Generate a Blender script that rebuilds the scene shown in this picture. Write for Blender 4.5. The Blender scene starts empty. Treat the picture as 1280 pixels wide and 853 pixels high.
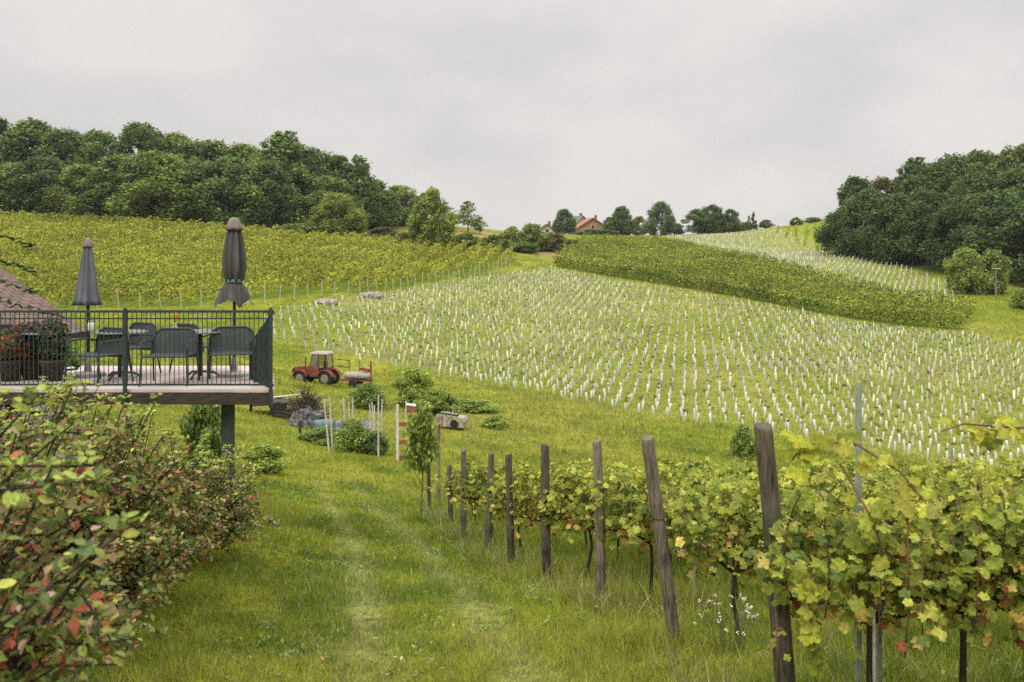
import bpy, bmesh, math, random
import numpy as np
from mathutils import Vector, Matrix

random.seed(7)
RNG = np.random.default_rng(11)
R = math.radians
scene = bpy.context.scene
COL = scene.collection
F = 1244.0            # focal length in pixels of the 1280 px wide photograph
HY = 322.0            # eye level row


def at(px, py, d):
    return Vector(((px - 640) / F * d, d, -(py - HY) / F * d))


# ------------------------------------------------------------------ noise
_T = np.random.default_rng(3).random((256, 256))


def vnoise(x, y, s=1.0, o=0):
    x = np.asarray(x, float) / s + 37.7 * o + 1000
    y = np.asarray(y, float) / s + 91.3 * o + 1000
    xi = np.floor(x).astype(int); yi = np.floor(y).astype(int)
    fx = x - xi; fy = y - yi
    fx = fx * fx * (3 - 2 * fx); fy = fy * fy * (3 - 2 * fy)
    a = _T[xi % 256, yi % 256]; b = _T[(xi + 1) % 256, yi % 256]
    c = _T[xi % 256, (yi + 1) % 256]; d = _T[(xi + 1) % 256, (yi + 1) % 256]
    return (a * (1 - fx) + b * fx) * (1 - fy) + (c * (1 - fx) + d * fx) * fy


def fbm(x, y, s, o=0, n=3):
    v = 0; a = .5; t = 0
    for k in range(n):
        v = v + a * vnoise(x, y, s / 2 ** k, o + k); t += a; a *= .5
    return v / t


# ------------------------------------------------------------------ terrain heights
CP = []
for Y in (-25, -10, 0, 5, 9, 13, 17, 21, 25):
    for X in (-1, 3, 8, 16, 30):
        CP.append((X, Y, -1.6 - .2 * Y))
for Y in (-25, -10, 0, 5):
    CP.append((-8, Y, -1.5 - .2 * Y)); CP.append((-25, Y, -1.2 - .18 * Y))
CP += [(-3.6, 8, -3.12), (-3.6, 14, -3.92), (-6, 10, -3.2), (-8, 17, -4.1), (-15, 20, -4.3), (-3, 20, -5.3), (-30, 25, -4.3)]
CP += [(X, 40, -1.6 - .2 * 40 + .3) for X in (10, 18, 30)]
for p in [(500, 577, 37), (420, 560, 38), (560, 545, 44), (420, 484, 65), (345, 512, 46), (330, 470, 62), (480, 488, 60), (600, 520, 50), (700, 540, 47), (880, 568, 46),
          (400, 432, 85), (600, 478, 70), (850, 525, 62), (1060, 556, 56), (1280, 600, 50), (700, 470, 78), (1000, 480, 75), (1280, 520, 70), (650, 400, 110), (900, 430, 98),
          (340, 386, 100), (500, 364, 125), (680, 336, 165), (900, 372, 135), (1100, 408, 115), (1280, 436, 100), (1450, 470, 95), (1450, 640, 48),
          (20, 392, 95), (250, 384, 100), (450, 367, 118), (-200, 395, 95), (100, 425, 68), (230, 440, 60), (-150, 430, 60),
          (0, 274, 190), (150, 279, 190), (300, 288, 187), (-250, 268, 190), (450, 300, 192), (600, 315, 182), (150, 330, 140), (400, 325, 150),
          (500, 287, 220), (430, 286, 225), (620, 294, 240), (700, 293, 300), (840, 294, 300), (960, 287, 285), (1030, 280, 262),
          (690, 333, 168), (760, 306, 235), (900, 320, 200), (1050, 342, 170), (1220, 372, 140), (1000, 312, 235), (950, 302, 255),
          (1030, 322, 200), (1170, 354, 165), (1280, 376, 142), (1280, 310, 190), (1180, 305, 205), (1400, 385, 140), (1400, 330, 190), (1280, 400, 122)]:
    v = at(*p); CP.append((v.x, v.y, v.z))
for X in (-300, -150, -60, 0, 60, 150, 300):
    CP.append((X, 420, 5.0 - abs(X) * .01)); CP.append((X * 1.5, 640, -14.0))
for s in (-1, 1):
    CP += [(s * 200, 150, 2), (s * 320, 250, 4), (s * 120, 60, -6), (s * 300, 60, -6), (s * 120, 0, -2), (s * 300, 0, 0)]
CP += [(-90, 230, 11), (-60, 225, 10.5), (-30, 240, 9), (-130, 250, 13), (100, 210, 9), (130, 230, 13), (90, 240, 8.5)]
CP = np.array(CP)


def _U(r2):
    return np.where(r2 > 1e-9, .5 * r2 * np.log(np.maximum(r2, 1e-9)), 0)


def _warp(x, y):      # log warp so that the near ground is fitted as finely as the far
    x = np.asarray(x, float); y = np.asarray(y, float)
    r = np.sqrt(x * x + y * y) + 1e-6
    k = np.log1p(r / 25.0) / r
    return x * k, y * k


_wx, _wy = _warp(CP[:, 0], CP[:, 1])
_n = len(CP)
_K = _U((_wx[:, None] - _wx[None]) ** 2 + (_wy[:, None] - _wy[None]) ** 2) + np.eye(_n) * 2e-3
_P = np.stack([np.ones(_n), CP[:, 0] * .01, CP[:, 1] * .01], 1)
_A = np.block([[_K, _P], [_P.T, np.zeros((3, 3))]])
_W = np.linalg.solve(_A, np.concatenate([CP[:, 2], np.zeros(3)]))


def height(x, y):
    x = np.asarray(x, float); y = np.asarray(y, float)
    sh = x.shape; x = x.ravel(); y = y.ravel()
    out = np.empty(len(x))
    wx, wy = _warp(x, y)
    for i in range(0, len(x), 20000):
        s = slice(i, i + 20000)
        u = _U((wx[s, None] - _wx[None]) ** 2 + (wy[s, None] - _wy[None]) ** 2)
        out[s] = u @ _W[:_n] + _W[_n] + _W[_n + 1] * .01 * x[s] + _W[_n + 2] * .01 * y[s]
    return out.reshape(sh)


# regular lookup of the height for fast placing
def gz(x, y):
    return float(height(np.array([x]), np.array([y]))[0])


def ground_hit(px, py):
    """first point of the ground along the view ray of a photograph pixel"""
    d = np.geomspace(4, 420, 900)
    x = (px - 640) / F * d; z = -(py - HY) / F * d
    h = height(x, d)
    k = np.argmax(h >= z)
    if h[k] < z[k]:
        return None
    return x[k], d[k], h[k]


# ------------------------------------------------------------------ materials
def new_mat(name):
    m = bpy.data.materials.new(name); m.use_nodes = True
    nt = m.node_tree
    return m, nt, nt.nodes, nt.links, nt.nodes['Principled BSDF']


def ramp(nd, stops):
    r = nd.new('ShaderNodeValToRGB')
    e = r.color_ramp.elements
    while len(e) < len(stops): e.new(.5)
    for i, (p, c) in enumerate(stops):
        e[i].position = p; e[i].color = (*c, 1)
    return r


def simple(name, c, rough=.6, metal=0, var=.25, scale=8, bump=0, coord='Object', stretch=None):
    m, nt, nd, lk, b = new_mat(name)
    tc = nd.new('ShaderNodeTexCoord'); n = nd.new('ShaderNodeTexNoise')
    n.inputs['Scale'].default_value = scale; n.inputs['Detail'].default_value = 6
    if stretch:
        mp = nd.new('ShaderNodeMapping'); mp.inputs['Scale'].default_value = stretch
        lk.new(tc.outputs[coord], mp.inputs['Vector']); lk.new(mp.outputs[0], n.inputs['Vector'])
    else:
        lk.new(tc.outputs[coord], n.inputs['Vector'])
    r = ramp(nd, [(.3, tuple(v * (1 - var) for v in c)), (.7, tuple(min(1, v * (1 + var)) for v in c))])
    lk.new(n.outputs['Fac'], r.inputs[0]); lk.new(r.outputs[0], b.inputs['Base Color'])
    b.inputs['Roughness'].default_value = rough; b.inputs['Metallic'].default_value = metal
    b.inputs['Specular IOR Level'].default_value = .3
    if bump:
        bp = nd.new('ShaderNodeBump'); bp.inputs['Strength'].default_value = bump; bp.inputs['Distance'].default_value = .01
        lk.new(n.outputs['Fac'], bp.inputs['Height']); lk.new(bp.outputs[0], b.inputs['Normal'])
    return m


def leaf_mat(name, transl=.3, rough=.5, spec=.25, gain=1.0, mott=45.0):
    m, nt, nd, lk, b = new_mat(name)
    a = nd.new('ShaderNodeAttribute'); a.attribute_name = 'Col'
    oi = nd.new('ShaderNodeObjectInfo')
    g = nd.new('ShaderNodeNewGeometry')
    mul = nd.new('ShaderNodeMix'); mul.data_type = 'RGBA'; mul.blend_type = 'MULTIPLY'; mul.inputs[0].default_value = 1
    lk.new(a.outputs['Color'], mul.inputs[6]); lk.new(oi.outputs['Color'], mul.inputs[7])
    mr = nd.new('ShaderNodeMapRange'); mr.inputs[3].default_value = .7 * gain; mr.inputs[4].default_value = 1.3 * gain
    lk.new(g.outputs['Random Per Island'], mr.inputs[0])
    tc = nd.new('ShaderNodeTexCoord'); nz = nd.new('ShaderNodeTexNoise'); nz.inputs['Scale'].default_value = mott; nz.inputs['Detail'].default_value = 3
    lk.new(tc.outputs['Object'], nz.inputs['Vector'])
    mm = nd.new('ShaderNodeMapRange'); mm.inputs[1].default_value = .3; mm.inputs[2].default_value = .7; mm.inputs[3].default_value = .72; mm.inputs[4].default_value = 1.28
    lk.new(nz.outputs['Fac'], mm.inputs[0])
    mg = nd.new('ShaderNodeMath'); mg.operation = 'MULTIPLY'; lk.new(mr.outputs[0], mg.inputs[0]); lk.new(mm.outputs[0], mg.inputs[1])
    sc = nd.new('ShaderNodeVectorMath'); sc.operation = 'SCALE'
    lk.new(mul.outputs[2], sc.inputs[0]); lk.new(mg.outputs[0], sc.inputs['Scale'])
    lk.new(sc.outputs[0], b.inputs['Base Color'])
    b.inputs['Roughness'].default_value = rough; b.inputs['Specular IOR Level'].default_value = spec
    t = nd.new('ShaderNodeBsdfTranslucent'); lk.new(sc.outputs[0], t.inputs['Color'])
    mx = nd.new('ShaderNodeMixShader'); mx.inputs[0].default_value = transl
    lk.new(b.outputs[0], mx.inputs[1]); lk.new(t.outputs[0], mx.inputs[2])
    lk.new(mx.outputs[0], nd['Material Output'].inputs['Surface'])
    return m


def bark_mat(name, c1, c2, scale=14):
    m, nt, nd, lk, b = new_mat(name)
    tc = nd.new('ShaderNodeTexCoord'); mp = nd.new('ShaderNodeMapping'); mp.inputs['Scale'].default_value = (1, 1, .07)
    lk.new(tc.outputs['Object'], mp.inputs[0])
    n = nd.new('ShaderNodeTexNoise'); n.inputs['Scale'].default_value = scale * 4; n.inputs['Detail'].default_value = 8; n.inputs['Roughness'].default_value = .7
    lk.new(mp.outputs[0], n.inputs['Vector'])
    n2 = nd.new('ShaderNodeTexNoise'); n2.inputs['Scale'].default_value = 3.5; n2.inputs['Detail'].default_value = 5
    lk.new(tc.outputs['Object'], n2.inputs['Vector'])
    ad = nd.new('ShaderNodeMath'); ad.operation = 'MULTIPLY_ADD'; ad.inputs[1].default_value = .6
    lk.new(n2.outputs['Fac'], ad.inputs[0]); lk.new(n.outputs['Fac'], ad.inputs[2])
    r = ramp(nd, [(.62, c1), (.96, c2)])
    lk.new(ad.outputs[0], r.inputs[0])
    oi = nd.new('ShaderNodeObjectInfo')
    mul = nd.new('ShaderNodeMix'); mul.data_type = 'RGBA'; mul.blend_type = 'MULTIPLY'; mul.inputs[0].default_value = 1
    lk.new(r.outputs[0], mul.inputs[6]); lk.new(oi.outputs['Color'], mul.inputs[7])
    lk.new(mul.outputs[2], b.inputs['Base Color'])
    b.inputs['Roughness'].default_value = .9; b.inputs['Specular IOR Level'].default_value = .15
    bp = nd.new('ShaderNodeBump'); bp.inputs['Strength'].default_value = .8; bp.inputs['Distance'].default_value = .008
    lk.new(n.outputs['Fac'], bp.inputs['Height']); lk.new(bp.outputs[0], b.inputs['Normal'])
    return m


M = {}
M['leaf'] = leaf_mat('tree leaf', .42, .7, .08, 1.3, 8)
M['vine'] = leaf_mat('vine leaf', .4, .6, .12, 1.15)
M['shrub'] = leaf_mat('shrub leaf', .28, .5, .25, 1.2, 60)
M['grass'] = leaf_mat('grass blade', .35, .7, .06, 1.0, 6)
M['bark'] = bark_mat('bark', (.05, .04, .03), (.16, .13, .1))
M['vinewood'] = bark_mat('vine wood', (.02, .016, .012), (.07, .055, .04))
M['post'] = bark_mat('weathered post wood', (.035, .03, .022), (.2, .175, .132), 16)
M['cane'] = simple('cane', (.12, .06, .03), .6, scale=20)
M['stake'] = simple('pale stake wood', (.5, .44, .4), .8, scale=14, var=.3)
M['tube'] = simple('white guard plastic', (.6, .58, .53), .5, var=.3, scale=1.5)
M['steel'] = simple('galvanised steel', (.28, .32, .26), .6, .2, scale=25)
M['rail'] = simple('dark green iron', (.04, .056, .052), .5, .2, var=.35, scale=20)
M['support'] = simple('green painted post', (.05, .075, .06), .7, var=.4, scale=4)
M['tabletop'] = simple('grey table top', (.13, .14, .135), .5, var=.2, scale=6)
M['board'] = simple('deck board', (.5, .42, .385), .8, var=.3, scale=5, stretch=(.4, 6, 1))
M['beam'] = simple('dark beam', (.05, .037, .028), .8, var=.5, scale=6, stretch=(1, 6, 6))
M['concrete'] = simple('concrete', (.4, .38, .35), .9, var=.3, scale=9, bump=.4)
M['fabric_grey'] = simple('grey parasol fabric', (.12, .125, .145), .9, var=.3, scale=7, stretch=(1, 1, .2), bump=.2)
M['fabric_brown'] = simple('brown parasol fabric', (.08, .074, .07), .9, var=.4, scale=7, stretch=(1, 1, .25), bump=.2)
M['fabric_top'] = simple('bleached parasol cap', (.19, .165, .14), .9, var=.3, scale=9)
M['red'] = simple('weathered red paint', (.17, .04, .028), .6, var=.6, scale=5)
M['dark'] = simple('dark rubber', (.02, .02, .02), .8, var=.4, scale=9)
M['rim'] = simple('dusty rim', (.2, .18, .14), .7, var=.3, scale=9)
M['white'] = simple('cream paint', (.6, .56, .5), .5, var=.15, scale=4)
M['roofpale'] = simple('faded cab roof', (.33, .29, .26), .7, var=.2, scale=4)
M['beige'] = simple('beige plastic', (.3, .27, .2), .7, var=.5, scale=5)
M['tarp'] = simple('grey tarp', (.1, .1, .095), .6, var=1.0, scale=7)
M['tarp_blue'] = simple('grey sheet', (.2, .21, .22), .6, var=.7, scale=3)
M['teal'] = simple('teal drum', (.1, .16, .165), .5, var=.4, scale=3)
M['stone'] = simple('grey stone', (.26, .24, .22), .9, var=.4, scale=3, bump=.5)
M['plaster'] = simple('pale plaster', (.5, .47, .42), .9, var=.12, scale=2)
M['terracotta'] = simple('terracotta', (.28, .09, .06), .8, scale=8)
M['roofgrey'] = simple('grey green roof', (.13, .15, .11), .9, var=.3, scale=1.5)
M['window'] = simple('window glass', (.03, .035, .04), .15, var=.2)
M['woodbrown'] = simple('brown timber', (.13, .075, .04), .8, var=.3, scale=3)
M['tan'] = simple('tan boarding', (.36, .22, .12), .8, var=.3, scale=2)
M['petal_white'] = simple('white petal', (.75, .75, .72), .7, var=.05)


def tile_mat(name, c1, c2, c3, w=.22, h=.3):
    m, nt, nd, lk, b = new_mat(name)
    tc = nd.new('ShaderNodeTexCoord')
    br = nd.new('ShaderNodeTexBrick'); br.offset = .5
    br.inputs['Scale'].default_value = 1; br.inputs['Brick Width'].default_value = w; br.inputs['Row Height'].default_value = h
    br.inputs['Mortar Size'].default_value = .018; br.inputs['Mortar Smooth'].default_value = .3
    br.inputs['Color1'].default_value = (*c1, 1); br.inputs['Color2'].default_value = (*c2, 1); br.inputs['Mortar'].default_value = (*c3, 1)
    lk.new(tc.outputs['UV'], br.inputs['Vector'])
    n = nd.new('ShaderNodeTexNoise'); n.inputs['Scale'].default_value = 2; n.inputs['Detail'].default_value = 6
    lk.new(tc.outputs['UV'], n.inputs['Vector'])
    r = ramp(nd, [(.3, (.65, .65, .65)), (.7, (1.25, 1.2, 1.15))]); lk.new(n.outputs['Fac'], r.inputs[0])
    mul = nd.new('ShaderNodeMix'); mul.data_type = 'RGBA'; mul.blend_type = 'MULTIPLY'; mul.inputs[0].default_value = 1
    lk.new(br.outputs[0], mul.inputs[6]); lk.new(r.outputs[0], mul.inputs[7]); lk.new(mul.outputs[2], b.inputs['Base Color'])
    b.inputs['Roughness'].default_value = .85
    bp = nd.new('ShaderNodeBump'); bp.inputs['Strength'].default_value = .8; bp.inputs['Distance'].default_value = .03; bp.invert = True
    lk.new(br.outputs['Fac'], bp.inputs['Height']); lk.new(bp.outputs[0], b.inputs['Normal'])
    return m


M['tiles'] = tile_mat('brown roof tiles', (.1, .06, .043), (.145, .085, .06), (.035, .023, .018))
M['tiles_red'] = tile_mat('red roof tiles', (.34, .14, .085), (.4, .18, .11), (.14, .07, .045))


def mesh_screen(name, c, t):
    """woven wire: fine holes let part of the light through"""
    m, nt, nd, lk, b = new_mat(name)
    b.inputs['Base Color'].default_value = (*c, 1); b.inputs['Roughness'].default_value = .6
    tr = nd.new('ShaderNodeBsdfTransparent'); mx = nd.new('ShaderNodeMixShader'); mx.inputs[0].default_value = t
    lk.new(b.outputs[0], mx.inputs[1]); lk.new(tr.outputs[0], mx.inputs[2]); lk.new(mx.outputs[0], nd['Material Output'].inputs['Surface'])
    return m


M['wire'] = mesh_screen('woven wire mesh', (.045, .055, .06), .22)
M['glass'] = mesh_screen('cab glass', (.16, .17, .15), .45)


# ------------------------------------------------------------------ object helpers
def tag(o, label=None, cat=None, group=None, kind=None):
    if label: o['label'] = label
    if cat: o['category'] = cat
    if group: o['group'] = group
    if kind: o['kind'] = kind
    return o


def link(name, me, parent=None, mat=None):
    if mat is not None and not me.materials: me.materials.append(mat)
    o = bpy.data.objects.new(name, me); COL.objects.link(o)
    if parent is not None: o.parent = parent
    return o


def empty(name, loc, label, cat, group=None, rz=0):
    o = bpy.data.objects.new(name, None); COL.objects.link(o)
    o.location = loc; o.rotation_euler = (0, 0, rz); o.empty_display_size = .1
    return tag(o, label, cat, group)


def copy_tree(o, parent=None):
    c = o.copy(); COL.objects.link(c)
    if parent is not None: c.parent = parent
    for ch in list(o.children): copy_tree(ch, c)
    return c


class MB:
    def __init__(s): s.v = []; s.f = []; s.uv = {}

    def add(s, vs, fs):
        k = len(s.v); s.v += [tuple(v) for v in vs]; s.f += [tuple(i + k for i in f) for f in fs]; return s

    def box(s, c, d, rz=0, rx=0, ry=0, taper=1.0):
        m = Matrix.Rotation(rz, 3, 'Z') @ Matrix.Rotation(ry, 3, 'Y') @ Matrix.Rotation(rx, 3, 'X')
        vs = []
        for z in (-1, 1):
            t = taper if z > 0 else 1
            for x, y in ((-1, -1), (1, -1), (1, 1), (-1, 1)):
                vs.append(m @ Vector((x * d[0] / 2 * t, y * d[1] / 2 * t, z * d[2] / 2)) + Vector(c))
        return s.add(vs, [(3, 2, 1, 0), (4, 5, 6, 7), (0, 1, 5, 4), (1, 2, 6, 5), (2, 3, 7, 6), (3, 0, 4, 7)])

    def tube(s, pts, rad, n=6, cap=True):
        pts = [Vector(p) for p in pts]
        if not hasattr(rad, '__len__'): rad = [rad] * len(pts)
        rings = []; prev = None
        for i, p in enumerate(pts):
            d = (pts[min(i + 1, len(pts) - 1)] - pts[max(i - 1, 0)]).normalized()
            if prev is None:
                a = Vector((0, 0, 1)) if abs(d.z) < .9 else Vector((1, 0, 0))
                u = d.cross(a).normalized()
            else:
                u = (prev - d * prev.dot(d)).normalized()
            prev = u; w = d.cross(u)
            rings.append([p + (u * math.cos(2 * math.pi * k / n) + w * math.sin(2 * math.pi * k / n)) * rad[i] for k in range(n)])
        vs = [v for r in rings for v in r]; fs = []
        for i in range(len(pts) - 1):
            for k in range(n):
                fs.append((i * n + k, i * n + (k + 1) % n, (i + 1) * n + (k + 1) % n, (i + 1) * n + k))
        if cap:
            fs.append(tuple(range(n - 1, -1, -1))); fs.append(tuple((len(pts) - 1) * n + k for k in range(n)))
        return s.add(vs, fs)

    def lathe(s, prof, n=20, c=(0, 0, 0), axis='Z', wob=None):
        vs = []; fs = []
        for i, (r, z) in enumerate(prof):
            for k in range(n):
                a = 2 * math.pi * k / n
                rr = r * (wob(a, i) if wob else 1)
                p = (rr * math.cos(a), rr * math.sin(a), z)
                if axis == 'Y': p = (p[0], p[2], p[1])
                if axis == 'X': p = (p[2], p[0], p[1])
                vs.append((p[0] + c[0], p[1] + c[1], p[2] + c[2]))
        for i in range(len(prof) - 1):
            for k in range(n):
                fs.append((i * n + k, i * n + (k + 1) % n, (i + 1) * n + (k + 1) % n, (i + 1) * n + k))
        fs.append(tuple(range(n - 1, -1, -1))); fs.append(tuple((len(prof) - 1) * n + k for k in range(n)))
        return s.add(vs, fs)

    def prism(s, poly, y0, y1):
        """polygon in x,z pushed from y0 to y1"""
        n = len(poly)
        vs = [(x, y0, z) for x, z in poly] + [(x, y1, z) for x, z in poly]
        fs = [tuple(range(n)), tuple(range(2 * n - 1, n - 1, -1))]
        fs += [(i, i + n, (i + 1) % n + n, (i + 1) % n) for i in range(n)]
        return s.add(vs, fs)

    def mesh(s, name, mat, smooth=False, bevel=0):
        me = bpy.data.meshes.new(name); me.from_pydata(s.v, [], s.f)
        bm = bmesh.new(); bm.from_mesh(me)
        bmesh.ops.recalc_face_normals(bm, faces=bm.faces)
        if bevel:
            bmesh.ops.bevel(bm, geom=list(bm.edges), offset=bevel, segments=2, affect='EDGES', profile=.6, clamp_overlap=True)
        bm.to_mesh(me); bm.free()
        if smooth:
            me.polygons.foreach_set('use_smooth', [True] * len(me.polygons))
        me.materials.append(mat); me.update()
        return me

    def build(s, name, mat, parent=None, smooth=False, bevel=0):
        return link(name, s.mesh(name, mat, smooth, bevel), parent)


def cloud(name, tv, tf, P, N, roll, S, C, mat):
    """many copies of one small leaf shape as one mesh; C colours every leaf"""
    tv = np.asarray(tv, float); P = np.asarray(P, float); n = len(P); k = len(tv)
    N = np.asarray(N, float); N = N / (np.linalg.norm(N, axis=1, keepdims=True) + 1e-9)
    ref = np.where(np.abs(N[:, 2:3]) < .9, np.array([[0, 0, 1.]]), np.array([[1., 0, 0]]))
    t = np.cross(ref, N); t /= np.linalg.norm(t, axis=1, keepdims=True) + 1e-9
    b = np.cross(N, t)
    c, s = np.cos(roll)[:, None], np.sin(roll)[:, None]
    t, b = t * c + b * s, b * c - t * s
    S = np.asarray(S, float)
    if S.ndim == 1: S = np.stack([S, S, S], 1)
    V = P[:, None, :] + tv[None, :, 0:1] * t[:, None] * S[:, None, 0:1] + tv[None, :, 1:2] * b[:, None] * S[:, None, 1:2] + tv[None, :, 2:3] * N[:, None] * S[:, None, 2:3]
    lv = np.concatenate([np.array(f) for f in tf]); ls = np.array([len(f) for f in tf])
    L = (lv[None] + (np.arange(n) * k)[:, None]).ravel()
    st = np.concatenate([[0], np.cumsum(np.tile(ls, n))[:-1]])
    me = bpy.data.meshes.new(name)
    me.vertices.add(n * k); me.vertices.foreach_set('co', V.astype(np.float32).ravel())
    me.loops.add(len(L)); me.loops.foreach_set('vertex_index', L.astype(np.int32))
    me.polygons.add(len(st)); me.polygons.foreach_set('loop_start', st.astype(np.int32))
    me.update(calc_edges=True)
    a = me.attributes.new('Col', 'FLOAT_COLOR', 'POINT')
    C = np.asarray(C, float)
    rgba = np.ones((n, k, 4), np.float32); rgba[:, :, :3] = C[:, None, :]
    a.data.foreach_set('color', rgba.ravel())
    me.materials.append(mat)
    return me


QUAD = [(-.5, -.5, 0), (.5, -.42, .12), (.45, .5, 0), (-.42, .48, .12)]
QUADF = [(0, 1, 2, 3)]
OVAL = [(0, -.5, 0), (.2, -.25, .05), (.25, .1, .06), (0, .52, -.08), (-.25, .1, .06), (-.2, -.25, .05), (0, 0, -.02)]
OVALF = [(0, 1, 6), (1, 2, 6), (2, 3, 6), (3, 4, 6), (4, 5, 6), (5, 0, 6)]
def grape_outline(n=30):
    out = [(0, 0, .03)]
    for k in range(n):
        t = -math.pi / 2 + .32 + (2 * math.pi - .64) * k / (n - 1)
        a = t - math.pi / 2                                  # 0 at the tip
        r = .47 + .065 * math.cos(5 * a * .92) + .04 * math.cos(a) + .028 * (1 if k % 2 else -1)
        x, y = r * math.cos(t), r * math.sin(t) + .06
        out.append((x, y, -.42 * (x * x + .6 * y * y) + .07 * math.sin(5 * a) + .05 * math.cos(3 * a + 1)))
    out.append((0, -.12, .02))
    return out


GRAPE = grape_outline()
GRAPEF = [(0, i, i + 1) for i in range(1, len(GRAPE) - 1)] + [(0, len(GRAPE) - 1, 1)]
BLADE = [(-.5, 0, 0), (.5, 0, 0), (.36, .55, .1), (-.36, .55, .1), (0, 1, .36)]
BLADEF = [(0, 1, 2, 3), (3, 2, 4)]


def pick(cols, probs, n, jit=.15, rng=RNG):
    c = np.array(cols)[rng.choice(len(cols), n, p=np.array(probs) / sum(probs))]
    return c * (1 + jit * rng.standard_normal((n, 1))).clip(.5, 1.6)


def rdir(n, rng=RNG):
    v = rng.standard_normal((n, 3)); return v / np.linalg.norm(v, axis=1, keepdims=True)


def inside(poly, x, y):
    poly = np.asarray(poly, float); x = np.asarray(x); y = np.asarray(y)
    r = np.zeros(x.shape, bool); j = len(poly) - 1
    for i in range(len(poly)):
        xi, yi = poly[i]; xj, yj = poly[j]
        r ^= ((yi > y) != (yj > y)) & (x < (xj - xi) * (y - yi) / (yj - yi + 1e-12) + xi)
        j = i
    return r


def wpoly(pts):
    return [((px - 640) / F * d, d) for px, d in pts]


# ------------------------------------------------------------------ zones (world x, y)
FIELD = wpoly([(322, 90), (345, 84), (470, 79), (600, 69), (850, 61), (1060, 55), (1290, 49), (1500, 46), (1500, 92), (1290, 101), (1100, 114), (900, 134), (690, 164), (600, 148), (500, 124), (340, 99)])
FIELD_UP = wpoly([(1195, 131), (1130, 139), (1050, 155), (960, 185), (880, 226), (830, 285), (960, 282), (1000, 255), (1040, 220), (1110, 194), (1190, 162)])
VINE_A = wpoly([(-160, 97), (60, 98), (250, 101), (450, 119), (645, 166), (640, 178), (500, 186), (300, 184), (150, 186), (-160, 188)])
VINE_B = wpoly([(692, 167), (800, 152), (900, 138), (1000, 127), (1100, 118), (1204, 111), (1222, 127), (1130, 136), (1050, 152), (960, 181), (900, 199), (830, 232), (730, 246)])
VINE_C = wpoly([(962, 279), (1030, 259), (1036, 208), (1000, 238)])
DRYBANK = wpoly([(420, 200), (540, 200), (640, 190), (700, 180), (700, 280), (600, 245), (420, 235)])

# ------------------------------------------------------------------ ground sheet
ux = np.linspace(-1, 1, 321)
gx = 330 * np.sinh(6.0 * ux) / np.sinh(6.0)
gy = np.concatenate([np.linspace(-30, 1.5, 14), np.geomspace(2, 640, 330)])
GX, GY = np.meshgrid(gx, gy)
GZ = height(GX, GY)
near = np.clip(1 - np.abs(GY - 15) / 45, 0, 1)
GZ = GZ + (fbm(GX, GY, 1.6, 5) - .5) * .10 * near + (fbm(GX, GY, 12, 8) - .5) * .5 * np.clip(GY / 80, 0, 1)


def wheel(x, y):
    """how worn the grass is by the two wheel tracks of the path"""
    ya = np.clip(y, 5, 40)
    c = np.interp(ya, [5, 7, 10.5, 15.4, 22, 28.8, 40], [-.3, -.5, -1.0, -1.93, -3.4, -5.05, -7.5])
    w = np.exp(-((x - c + .55) / .2) ** 2) + np.exp(-((x - c - .6) / .22) ** 2)
    return w * np.clip((34 - y) / 12, 0, 1) * np.clip(.45 + 1.1 * (fbm(x, y, 1.3, 21) - .4), 0, 1)


def lerp(a, b, t): return a + (np.asarray(b) - a) * t[..., None]


def ground_col(x, y):
    n1 = fbm(x, y, 7, 1); n2 = fbm(x, y, 1.3, 2); n3 = fbm(x, y, 25, 3)
    c = np.zeros(np.shape(x) + (3,)) + np.array((.2, .225, .03))
    c = lerp(c, (.3, .285, .06), np.clip((n1 - .38) * 2.6, 0, 1))
    c = lerp(c, (.1, .14, .022), np.clip((n2 - .47) * 3.2, 0, .85))
    c = lerp(c, (.34, .3, .1), np.clip((n3 - .5) * 2.0, 0, .6) * np.clip(y / 40, 0, 1))
    c = lerp(c, (.42, .38, .26), np.clip(wheel(x, y) * .6, 0, .6))
    f = inside(FIELD, x, y) | inside(FIELD_UP, x, y)
    c = np.where(f[..., None], lerp(lerp(np.zeros_like(c) + np.array((.225, .25, .05)), (.31, .29, .11), np.clip((n1 - .35) * 1.8, 0, 1)), (.2, .14, .08), np.clip((n2 - .6) * 2, 0, .5)), c)
    v = inside(VINE_A, x, y) | inside(VINE_B, x, y)
    c = np.where(v[..., None], np.array((.15, .19, .03)), c)
    c = np.where(inside(VINE_C, x, y)[..., None], np.array((.26, .29, .045)), c)
    c = c * np.array((.77, .85, .62))
    d = inside(DRYBANK, x, y)
    c = np.where(d[..., None], lerp(lerp(np.zeros_like(c) + np.array((.15, .16, .035)), (.29, .22, .11), np.clip((n1 - .4) * 3, 0, 1)), (.07, .09, .025), np.clip((n2 - .5) * 2, 0, .7)), c)
    return c


nx, ny = len(gx), len(gy)
me = bpy.data.meshes.new('ground')
V = np.stack([GX, GY, GZ], -1).reshape(-1, 3)
ii = (np.arange(ny - 1)[:, None] * nx + np.arange(nx - 1)[None]).ravel()
Q = np.stack([ii, ii + 1, ii + nx + 1, ii + nx], 1)
me.vertices.add(len(V)); me.vertices.foreach_set('co', V.astype(np.float32).ravel())
me.loops.add(Q.size); me.loops.foreach_set('vertex_index', Q.astype(np.int32).ravel())
me.polygons.add(len(Q)); me.polygons.foreach_set('loop_start', (np.arange(len(Q)) * 4).astype(np.int32))
me.update(calc_edges=True)
me.polygons.foreach_set('use_smooth', [True] * len(Q))
cc = ground_col(GX, GY).reshape(-1, 3)
at_ = me.attributes.new('Col', 'FLOAT_COLOR', 'POINT')
at_.data.foreach_set('color', np.concatenate([cc, np.ones((len(cc), 1))], 1).astype(np.float32).ravel())
m, nt, nd, lk, b = new_mat('meadow ground')
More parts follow.
